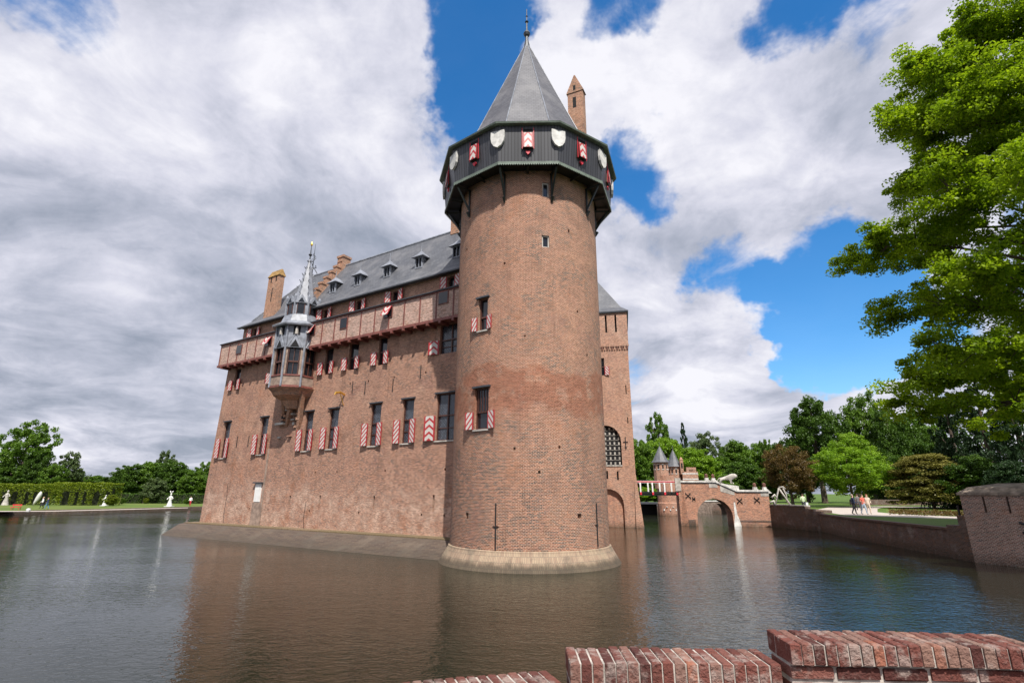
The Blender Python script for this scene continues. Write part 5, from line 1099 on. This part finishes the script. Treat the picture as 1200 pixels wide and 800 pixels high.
# left bank
for a_ in [('park_tree', 22, 150, 490, 70, 'open', L_MID, 'tall open-crowned tree at the far left edge with sky showing through', .05, 3, .09),
           ('park_tree', 10, 146, 545, 60, 'broad', L_DARK, 'dense dark tree below the tall open one at the far left', .05, 1, .10),
           ('park_tree', 36, 148, 528, 34, 'broad', L_DARK, 'dark narrow tree beside the tall open one at the far left', .05, 2, .10),
           ('park_tree', 74, 156, 532, 44, 'open', L_PALE, 'pale loose rounded tree second from the left edge', .05, 4, .10),
           ('park_tree', 60, 150, 545, 34, 'broad', L_MID, 'small mid green tree in front of the pale rounded one', .05, 1, .11),
           ('park_tree', 105, 190, 560, 50, 'broad', L_MID, 'low distant tree in the dip between the two tree groups on the left', .0, 2, .11),
           ('park_tree', 88, 200, 562, 36, 'broad', L_DARK, 'low dark distant tree right of the pale rounded one', .0, 3, .11),
           ('park_tree', 150, 165, 546, 46, 'broad', L_DARK, 'leftmost dark round tree of the grove left of the castle', .02, 3, .10),
           ('park_tree', 172, 170, 541, 44, 'broad', L_MID, 'second round tree of the grove left of the castle', .02, 1, .10),
           ('park_tree', 190, 176, 530, 30, 'open', L_PALE, 'pale airy treetop rising above the grove left of the castle', .1, 4, .11),
           ('park_tree', 203, 166, 540, 44, 'broad', L_DARK, 'broad dark tree in the middle of the grove left of the castle', .02, 2, .10),
           ('park_tree', 184, 150, 562, 30, 'broad', L_PALE, 'small pale bushy tree in front of the grove', .02, 2, .12),
           ('park_tree', 238, 162, 540, 30, 'open', L_MID, 'feathery tree touching the left edge of the castle', .02, 5, .11),
           ('park_tree', 226, 158, 552, 36, 'broad', L_MID, 'mid green tree close left of the castle wall', .02, 3, .10),
           ('park_tree', 130, 158, 560, 36, 'broad', L_DARK, 'low dark tree behind the end of the clipped hedge', .02, 1, .11),
           ('park_tree', 256, 170, 545, 40, 'broad', L_DARK, 'dark tree partly hidden by the castle corner', .02, 2, .1)]:
    nm, px, Y, yt, wp, kd, mt, lb_, cb, sd, ls = a_; tree(nm, px, Y, .62, yt, wp, kd, mt, lb_, GL, cb, sd, ls)
# behind the bridge
for a_ in [(748, 150, 508, 60, 'broad', L_MID, 'dull green tree just right of the gate tower', .02, 1, .10), (765, 165, 512, 46, 'broad', L_MID, 'bushy tree behind the red and white drawbridge', .02, 2, .10),
           (778, 185, 480, 34, 'open', L_MID, 'tall rounded treetop standing above the small gatehouse', .3, 4, .11), (786, 160, 506, 60, 'broad', L_BRIGHT, 'light green tree behind the two pointed turrets', .02, 1, .09),
           (820, 150, 520, 60, 'broad', L_BRIGHT, 'light green tree right of the small gatehouse', .02, 3, .09), (808, 185, 492, 24, 'conifer', L_CON, 'small dark pointed treetop between two rounded ones', .02, 2, .10),
           (832, 180, 498, 50, 'open', L_PALE, 'tall pale feathery tree behind the stone lion', .1, 3, .10), (845, 165, 530, 50, 'broad', L_MID, 'mid green tree above the parapet posts', .02, 2, .09),
           (868, 185, 511, 60, 'broad', L_MID, 'rounded tree in the even tree line above the lion', .02, 3, .09), (893, 190, 512, 60, 'broad', L_MID, 'rounded tree in the even tree line left of the copper tree', .02, 1, .09),
           (916, 185, 512, 50, 'broad', L_DARK, 'dark rounded tree just behind the copper tree', .02, 2, .10), (872, 140, 535, 56, 'broad', L_DARK, 'darker tree directly behind the striding lion', .02, 1, .10),
           (898, 140, 545, 40, 'broad', L_MID, 'low green tree above the right end of the bridge', .02, 3, .10), (906, 175, 508, 18, 'open', L_MID, 'thin treetop poking up left of the dark park trees', .3, 5, .14),
           (845, 135, 552, 50, 'broad', L_MID, 'low bushy tree behind the flat part of the bridge', .02, 2, .10)]:
    px, Y, yt, wp, kd, mt, lb_, cb, sd, ls = a_; tree('park_tree', px, Y, ZG, yt, wp, kd, mt, lb_, GR_, cb, sd, ls)
# garden side
for a_ in [('copper_beech', 929, 92, 514, 70, 'broad', L_COPPER, 'copper brown tree between the bridge and the bright green tree', .10, 2, .06),
           ('bright_tree', 1000, 90, 516, 102, 'broad', L_BRIGHT, 'spreading bright green tree above the walking people', .16, 1, .065),
           ('bright_tree', 1008, 98, 500, 62, 'broad', L_BRIGHT, 'yellow green treetop rising behind the spreading bright tree', .3, 3, .08),
           ('layered_tree', 1094, 84, 527, 92, 'layered', L_OLIVE, 'olive brown tree with flat layered branches on the garden lawn', .12, 1, .07),
           ('park_tree', 967, 125, 458, 78, 'broad', L_DARK, 'tall dark tree behind the copper and bright trees', .1, 3, .08),
           ('park_tree', 948, 135, 500, 50, 'broad', L_DARK, 'dark tree low behind the copper tree', .05, 1, .09),
           ('park_tree', 1028, 128, 452, 70, 'broad', L_MID, 'tall green tree behind the bright spreading tree', .1, 2, .075),
           ('park_tree', 1058, 120, 466, 64, 'broad', L_DARK, 'dark tree between the tall green tree and the layered tree', .05, 1, .08),
           ('park_tree', 1085, 132, 470, 60, 'broad', L_MID, 'tree behind the olive layered tree', .05, 3, .09),
           ('park_tree', 1040, 112, 520, 60, 'broad', L_DARK, 'low dark tree behind the gap beside the bright tree', .02, 2, .09),
           ('dark_conifer', 1132, 88, 448, 84, 'conifer', L_CON, 'tall dark conifer right of the layered tree', .03, 1, .07),
           ('dark_conifer', 1176, 80, 430, 90, 'conifer', L_CON, 'dark conifer behind the brick pavilion', .03, 2, .07),
           ('dark_conifer', 1215, 70, 420, 80, 'conifer', L_CON, 'dark conifer at the right edge behind the pavilion', .03, 3, .07),
           ('park_tree', 1150, 78, 525, 74, 'broad', L_DARK, 'dark bushy tree just above the pavilion roof', .03, 3, .08),
           ('park_tree', 1200, 66, 530, 80, 'broad', L_CON, 'very dark bush tree at the right edge above the pavilion', .03, 1, .08),
           ('park_tree', 1110, 118, 500, 60, 'broad', L_DARK, 'dark tree filling the gap behind the layered tree and the conifer', .02, 2, .09)]:
    nm, px, Y, yt, wp, kd, mt, lb_, cb, sd, ls = a_; tree(nm, px, Y, ZG, yt, wp, kd, mt, lb_, GR_ if nm == 'park_tree' else None, cb, sd, ls)
# far woodland closing the horizon
def band_leaves(name, lab, pts, zf, dens_, mat, size, kind='stuff', cat='woodland', per=60, rad=(1.5, 3.5)):
    P_ = []; 
    for x0, y0, x1, y1, h in pts:
        n = int(dens_*math.hypot(x1-x0, y1-y0)); t_ = rng.uniform(0, 1, n); P_.append(np.stack([x0+(x1-x0)*t_+rng.normal(0, 3, n), y0+(y1-y0)*t_+rng.normal(0, 3, n), zf+rng.uniform(0, 1, n)*h*(.8+.2*np.sin(t_*37))], 1))
    C = np.concatenate(P_); P, rv = clumps(C, rng.uniform(*rad, len(C)), per, .8); me = leaf_mesh(name, P, size, rv, mat); o = bpy.data.objects.new(name, me); col.objects.link(o); tag(o, lab, cat, kind=kind); return o
band_leaves('far_woodland', 'dark woodland closing the horizon behind the park trees', [(-330, 210, -60, 230, 9), (20, 215, 110, 205, 20), (110, 160, 175, 120, 22), (150, 130, 190, 60, 22)], .6, 2.2, L_DARK, 1.3)
# ---- hedges
def hedge(name, lab, A, B, th, z0, z1, mat, size=.28, dens_=55, arches=0, group=None, zb=None):
    A, B = Vector((*A, 0)), Vector((*B, 0)); d = B-A; L = d.length; d.normalize(); n_ = Vector((-d.y, d.x, 0)); N_ = int(dens_*(L*(z1-z0)*2+L*th)); x = rng.uniform(0, L, N_); y = rng.uniform(-th/2, th/2, N_); z = rng.uniform(z0, z1, N_)
    f = rng.integers(0, 3, N_); y = np.where(f == 0, -th/2+rng.normal(0, .08, N_), np.where(f == 1, th/2+rng.normal(0, .08, N_), y)); z = np.where(f == 2, z1+rng.normal(0, .08, N_), z); z = z+.12*np.sin(x*1.3)
    if arches:
        ph = (x/L*arches+.16*np.sin(x*.9)) % 1; gap = (np.abs(ph-.5) < .26-.12*np.sin(ph*9)) & (z < z0+(z1-z0)*.58+.3*np.cos((ph-.5)*6)) & (y < th*.2)
        keep = ~gap; x, y, z = x[keep], y[keep], z[keep]
    P = np.stack([A.x+d.x*x+n_.x*y, A.y+d.y*x+n_.y*y, z], 1); top = np.clip((z-z0)/(z1-z0), 0, 1)
    me = leaf_mesh(name, P, size, rng.uniform(0, 1, len(P))*.7+.15, mat); t = thing(name, A+(B-A)*.5+Vector((0, 0, z0)), lab, 'hedge', group); c_ = t.location
    co = np.empty(len(me.vertices)*3); me.vertices.foreach_get('co', co); co = co.reshape(-1, 3)-np.array(c_); me.vertices.foreach_set('co', co.ravel()); o = bpy.data.objects.new('foliage', me); col.objects.link(o); o.parent = t
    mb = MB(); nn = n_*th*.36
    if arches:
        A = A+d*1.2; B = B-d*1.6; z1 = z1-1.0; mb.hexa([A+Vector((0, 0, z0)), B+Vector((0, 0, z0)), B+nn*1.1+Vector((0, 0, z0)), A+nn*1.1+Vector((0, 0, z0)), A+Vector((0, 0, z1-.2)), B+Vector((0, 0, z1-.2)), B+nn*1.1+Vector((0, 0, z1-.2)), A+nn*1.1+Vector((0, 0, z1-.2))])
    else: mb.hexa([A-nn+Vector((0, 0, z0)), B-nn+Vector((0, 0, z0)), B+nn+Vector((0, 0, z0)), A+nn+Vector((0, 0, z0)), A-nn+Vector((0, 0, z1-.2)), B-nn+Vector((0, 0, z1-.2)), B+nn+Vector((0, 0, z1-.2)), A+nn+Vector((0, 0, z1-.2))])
    mb.build('shade_core', M_SHADE, t); return t  # solid box core, its near-black colour paints the shade inside the hedge
M_SHADE = plain('hedge_interior', (0.02, 0.025, 0.01), .95, .4, 3)
pL = lambda px, Y: ony(px, 590, Y)
def hx(px, Y): v = pL(px, Y); return (v.x, v.y)
hedge('clipped_hedge', 'tall clipped yellow green hedge with dark arched openings on the left lawn', hx(-30, 128), hx(66, 130), 3.2, .62, 5.3, L_HEDGE, .30, 60, 8)
hedge('clipped_hedge', 'clipped yellow green hedge with a rounded right end beside the pale statue', hx(67, 128), hx(137, 128), 3.4, .62, 5.6, L_HEDGE, .30, 64, 6)
hedge('low_hedge', 'long low dark green hedge across the back of the left lawn', hx(139, 150), hx(245, 150), 2.0, .62, 3.2, L_DARK, .35, 20)
hedge('garden_hedge', 'low clipped hedge behind the layered tree on the right', hx(1112, 112), hx(1150, 112), 1.5, ZG, 4.1, L_MID, .25, 30)
hedge('garden_hedge', 'low clipped hedge seen left of the layered tree behind the bright tree', hx(1030, 112), hx(1066, 112), 1.5, ZG, 4.0, L_MID, .25, 30)
m_ = MB(); a_, b_ = hx(1000, 108), hx(1160, 108); m_.hexa([(a_[0], a_[1], ZG), (b_[0], b_[1], ZG), (b_[0], b_[1]+.5, ZG), (a_[0], a_[1]+.5, ZG), (a_[0], a_[1], 2.9), (b_[0], b_[1], 2.9), (b_[0], b_[1]+.5, 2.9), (a_[0], a_[1]+.5, 2.9)]); tag(m_.build('garden_wall', M_QUAY), 'low dark brick wall at the back of the garden under the trees', 'wall')
# shrubs
def shrub(px, Y, zg, r_, h_, mat, lab, name='shrub', seed=1, trunk=False):
    p = ony(px, 590, Y); t = thing(name, (p.x, p.y, zg), lab, 'shrub'); ob = bpy.data.objects.new('foliage', get_crown('broad', seed, mat, .12)); col.objects.link(ob); ob.parent = t; ob.scale = (r_, r_, h_)
    return t
shrub(760, 125, 1.85, 3.8, 3.6, L_BRIGHT, 'bright rounded shrub under the drawbridge on the far bank', seed=2); shrub(749, 124, 1.85, 3.1, 2.6, L_BRIGHT, 'low bright shrub against the gate tower on the far bank', seed=1)
shrub(772, 126, 1.85, 2.6, 3.0, L_MID, 'darker shrub left of the small gatehouse drum', seed=3)
shrub(172.5, 146, .62, .75, 1.6, L_HEDGE, 'small clipped ball shrub standing alone on the left lawn', 'ball_shrub', 1); shrub(145, 138, .62, .9, 1.7, L_MID, 'small bush beside a thin stake near the hedge end', 'small_bush', 2); shrub(132, 122, .62, 1.5, 2.6, L_HEDGE, 'loose yellow bush at the rounded end of the clipped hedge', 'small_bush', 3)
shrub(221, 140, .62, 1.0, 1.6, L_MID, 'small bush left of the castle corner near the red trousered walker', 'small_bush', 3)
for px, Y, h_, lb_ in ((142.5, 137, 2.8, 'thin pale stake beside the small bush near the hedge'), (169.5, 148, 2.6, 'thin stake in front of the low dark hedge')):
    p = ony(px, 590, Y); m_ = MB(); m_.tube([(p.x, p.y, .5), (p.x+.1, p.y, .62+h_)], [.09, .06], 6); tag(m_.build('stake', M_BARK), lb_, 'stake')
# bed plants as one unnumbered mass
P_ = []
for row in range(5):
    for px in np.arange(1046, 1142, 1.7):
        v = onz(px, 594.5+row*1.1+(px-1046)*.02, ZG); P_.append((v.x+rng.normal(0, .1), v.y+rng.normal(0, .2), ZG+.18))
C = np.array(P_); P, rv = clumps(C, np.full(len(C), .24), 14, .8); o = bpy.data.objects.new('bed_plants', leaf_mesh('bed_plants', P, .16, rv, L_COPPER)); col.objects.link(o); tag(o, 'rows of small dark bedding plants in the sandy bed', 'bedding plants', kind='stuff')

# ---- the near tree on the right
def near_tree():
    global rng
    rng = np.random.default_rng(21); rd = random.Random(5)
    base = Vector((37.5, 31.5, ZG)); t = thing('large_tree', base, 'large fresh green tree overhanging the moat at the right edge', 'tree'); mb = MB(); tips = []
    mb.tube([base-Vector((0, 0, .5)), base+Vector((0, 0, 5)), base+Vector((-.3, .3, 14)), base+Vector((-.2, .5, 24)), base+Vector((0, .6, 31))], [.75, .6, .45, .25, .08], 10)
    nl = 60
    for k in range(nl):
        f = k/(nl-1); z = 6.6+f*25; ph = k*2.399+.4; Rz = 12.4*math.sqrt(max(.05, 1-((f-.26)/.80)**2))*rd.uniform(.66, 1.06)
        if f < .15: Rz *= .95
        if f > .42: Rz *= 1-.20*min(1, (f-.42)/.2)
        d = Vector((math.cos(ph), math.sin(ph), 0)); A = base+Vector((-.3*f, .4*f, z)); pts = [A]; rise = rd.uniform(.2, 2.6)+2.6*f
        for q in range(1, 5):
            s_ = q/4; pts.append(A+d*Rz*s_+Vector((rd.uniform(-.5, .5), rd.uniform(-.5, .5), rise*math.sin(s_*1.9)*1.3-(.0 if f > .3 else .5*s_*s_))))
        mb.tube(pts, [.17*(1.2-f), .13*(1.2-f), .09*(1.2-f), .05, .025], 6)
        for q in range(1, 5):
            for m in range(6 if q > 1 else 2):
                a2 = ph+rd.uniform(-1.5, 1.5); L = rd.uniform(1.0, 2.9)*(1.0 if q < 4 else .6); E_ = pts[q]+Vector((math.cos(a2)*L, math.sin(a2)*L, rd.uniform(-1.6, 1.5))); mb.tube([pts[q], (pts[q]+E_)/2+Vector((0, 0, .15)), E_], [.045, .03, .012], 4); tips.append(E_); tips.append((pts[q]+E_)/2+Vector((0, 0, rd.uniform(-.3, .5))))
        tips.append(pts[4])
    mb.build('trunk', M_BARK, t)
    C = np.array([tuple(p) for p in tips]); C = C+rng.normal(0, .45, C.shape); rad = rng.uniform(.45, 1.25, len(C))
    P, rv = clumps(C, rad, 210, .55); P[:, 2] -= .10*np.linalg.norm((P-np.repeat(C, 210, 0))[:, :2], axis=1)**2
    me = leaf_mesh('crown', P-np.array(base), .235, rv, L_NEAR, up=.45); o = bpy.data.objects.new('crown', me); col.objects.link(o); o.parent = t
    print('near tree leaves', len(P))
near_tree()

# ================================================================== PEOPLE AND STATUES
W_ = lambda px, py, z=ZG: tuple(onz(px, py, z))
def wp(px, Y, z): v = ony(px, 590, Y); return (v.x, v.y, z)
person(wp(1002, 60, ZG+.01), 80, 'person in navy jacket and black trousers on the gravel path', (.03, .045, .09), (.015, .015, .02), hair=(.3, .25, .2))
person(wp(1013.5, 60, ZG+.01), 10, 'person in a coral red top and pale jeans standing on the path', (.62, .13, .09), (.35, .42, .50), sleeves=False, arm=.4)
person(wp(1019, 61, ZG+.01), -20, 'person in cream top and beige trousers beside the coral red top', (.60, .50, .40), (.52, .42, .33), hair=(.2, .08, .03))
person(wp(1008, 74, ZG+.01), 170, 'distant person in grey beside the trunk of the bright green tree', (.14, .13, .13), (.06, .06, .07))
person(wp(1083.5, 86, ZG+.01), 60, 'person in a white shirt and dark trousers walking under the layered tree', (.72, .74, .76), (.03, .035, .06))
person(wp(1098, 86, ZG+.01), -60, 'person in a black top and light blue jeans walking under the layered tree', (.02, .02, .02), (.30, .38, .50), bag=(.6, .6, .6))
person(wp(1132, 86, ZG+.01), -60, 'person in a beige jacket and black trousers near the pavilion', (.40, .36, .30), (.02, .02, .02))
person(wp(944, 72, ZG+.01), 160, 'person in pale green top with white bag at the end of the quay wall', (.50, .60, .38), (.05, .05, .07), bag=(.75, .75, .75), lean_=.12)
person(wp(52.5, 104, .63), -50, 'person in a white shirt and black skirt on the left bank path', (.80, .78, .76), (.02, .02, .02), skirt=(.015, .015, .015), hair=(.45, .35, .22))
person(wp(58.5, 101, .63), -60, 'person in a navy jacket and blue jeans on the left bank path', (.03, .04, .10), (.10, .22, .38))
person(wp(225, 127, .63), 20, 'person in a white top and red trousers walking left of the castle', (.82, .82, .82), (.55, .03, .05))
def figure(px, Y, zg, h, lab, plume=False, base=True, mat=None):
    p = Vector(wp(px, Y, zg)); t = thing('statue', p, lab, 'statue'); mat = mat or M_STATUE; m_ = MB(); u = h/2.0
    m_.lathe(p, [(.42*u, .0), (.40*u, .12*u), (.30*u, .5*u), (.17*u, 1.0*u), (.24*u, 1.35*u), (.20*u, 1.52*u), (.07*u, 1.6*u), (.06*u, 1.66*u), (.12*u, 1.75*u), (.13*u, 1.85*u), (.06*u, 1.96*u), (.0, 2.0*u)], 12); m_.build('draped_figure', mat, t, smooth=True)
    for sd in (-1, 1):
        m_ = MB(); m_.tube([p+Vector((sd*.2*u, 0, 1.45*u)), p+Vector((sd*.42*u, -.05*u, 1.2*u)), p+Vector((sd*.3*u, -.3*u, 1.05*u))], [.07*u, .06*u, .05*u], 6); m_.build('arm', mat, t, smooth=True)
        if plume: m_ = MB(); m_.tube([p+Vector((sd*.06*u, 0, 1.93*u)), p+Vector((sd*.14*u, 0, 2.15*u)), p+Vector((sd*.22*u, 0, 2.32*u))], [.04*u, .08*u, .07*u], 6); m_.build('plume', mat, t, smooth=True)
    if base: m_ = MB(); m_.box(p-Vector((.5*u, .5*u, .0)), p+Vector((.5*u, .5*u, .10*u))); m_.build('base', mat, t)
    return t
M_STATUE = plain('white_statue', (.66, .65, .62), .5, .08, 2)
figure(201, 120, .62, 2.9, 'tall white statue with two plumes on its head on the left lawn', True); figure(125, 124, .62, 2.4, 'white draped statue in front of the rounded hedge end')
figure(9, 126, .62, 3.4, 'weathered stone statue in a hedge opening at the far left', mat=M_STONE, base=False)
p = Vector(wp(42, 122, .62)); t = thing('leaf_sculpture', p, 'tall white leaf shaped sculpture leaning in front of the clipped hedge', 'sculpture'); m_ = MB(); m_.tube([p, p+Vector((.25, 0, .8)), p+Vector((.7, 0, 1.7)), p+Vector((1.0, 0, 2.5)), p+Vector((1.05, 0, 3.1))], [.12, .26, .42, .38, .12], 10); m_.build('leaf_form', M_STATUE, t, smooth=True)
t = thing('garden_bench', wp(22, 97, .62), 'small red bench on the lawn near the left edge', 'bench'); p = Vector(t.location)
for nm, z0, z1, y0, y1 in (('backrest', .75, .95, .3, .38), ('seat', .42, .5, -.1, .3)):
    m_ = MB(); m_.box(p+Vector((-.85, y0, z0)), p+Vector((.85, y1, z1))); m_.build(nm, M_REDP, t)
for sx in (-.7, .65):
    for sy in (-.05, .3): m_ = MB(); m_.box(p+Vector((sx, sy, 0)), p+Vector((sx+.06, sy+.05, .42 if sy < 0 else .75))); m_.build('leg', M_REDP, t)
p = Vector(wp(38, 89.5, .62)); m_ = MB(); m_.lathe(p, [(.28, 0), (.30, .35), (.22, .5), (.0, .55)], 12); tag(m_.build('bollard', M_STATUE), 'short round white bollard at the water edge of the left bank', 'bollard')

# ------------------------------------------------------------------ bring the plans to metres
bpy.context.view_layer.update()
S = Matrix.Scale(K, 4)
for me in bpy.data.meshes:
    if me.name.startswith('crown') or me.name.startswith('foliage'): pass
done = set()
for o in scene.objects:
    o.location = o.location*K
    if o.type == 'MESH':
        if o.scale[0] != 1.0 or o.scale[2] != 1.0: o.scale = o.scale*K      # shared unit crowns keep their mesh
        elif o.data.name not in done: o.data.transform(S); done.add(o.data.name)
print('objects', len(scene.objects), 'tris-ish', sum(len(o.data.polygons) for o in scene.objects if o.type == 'MESH'))
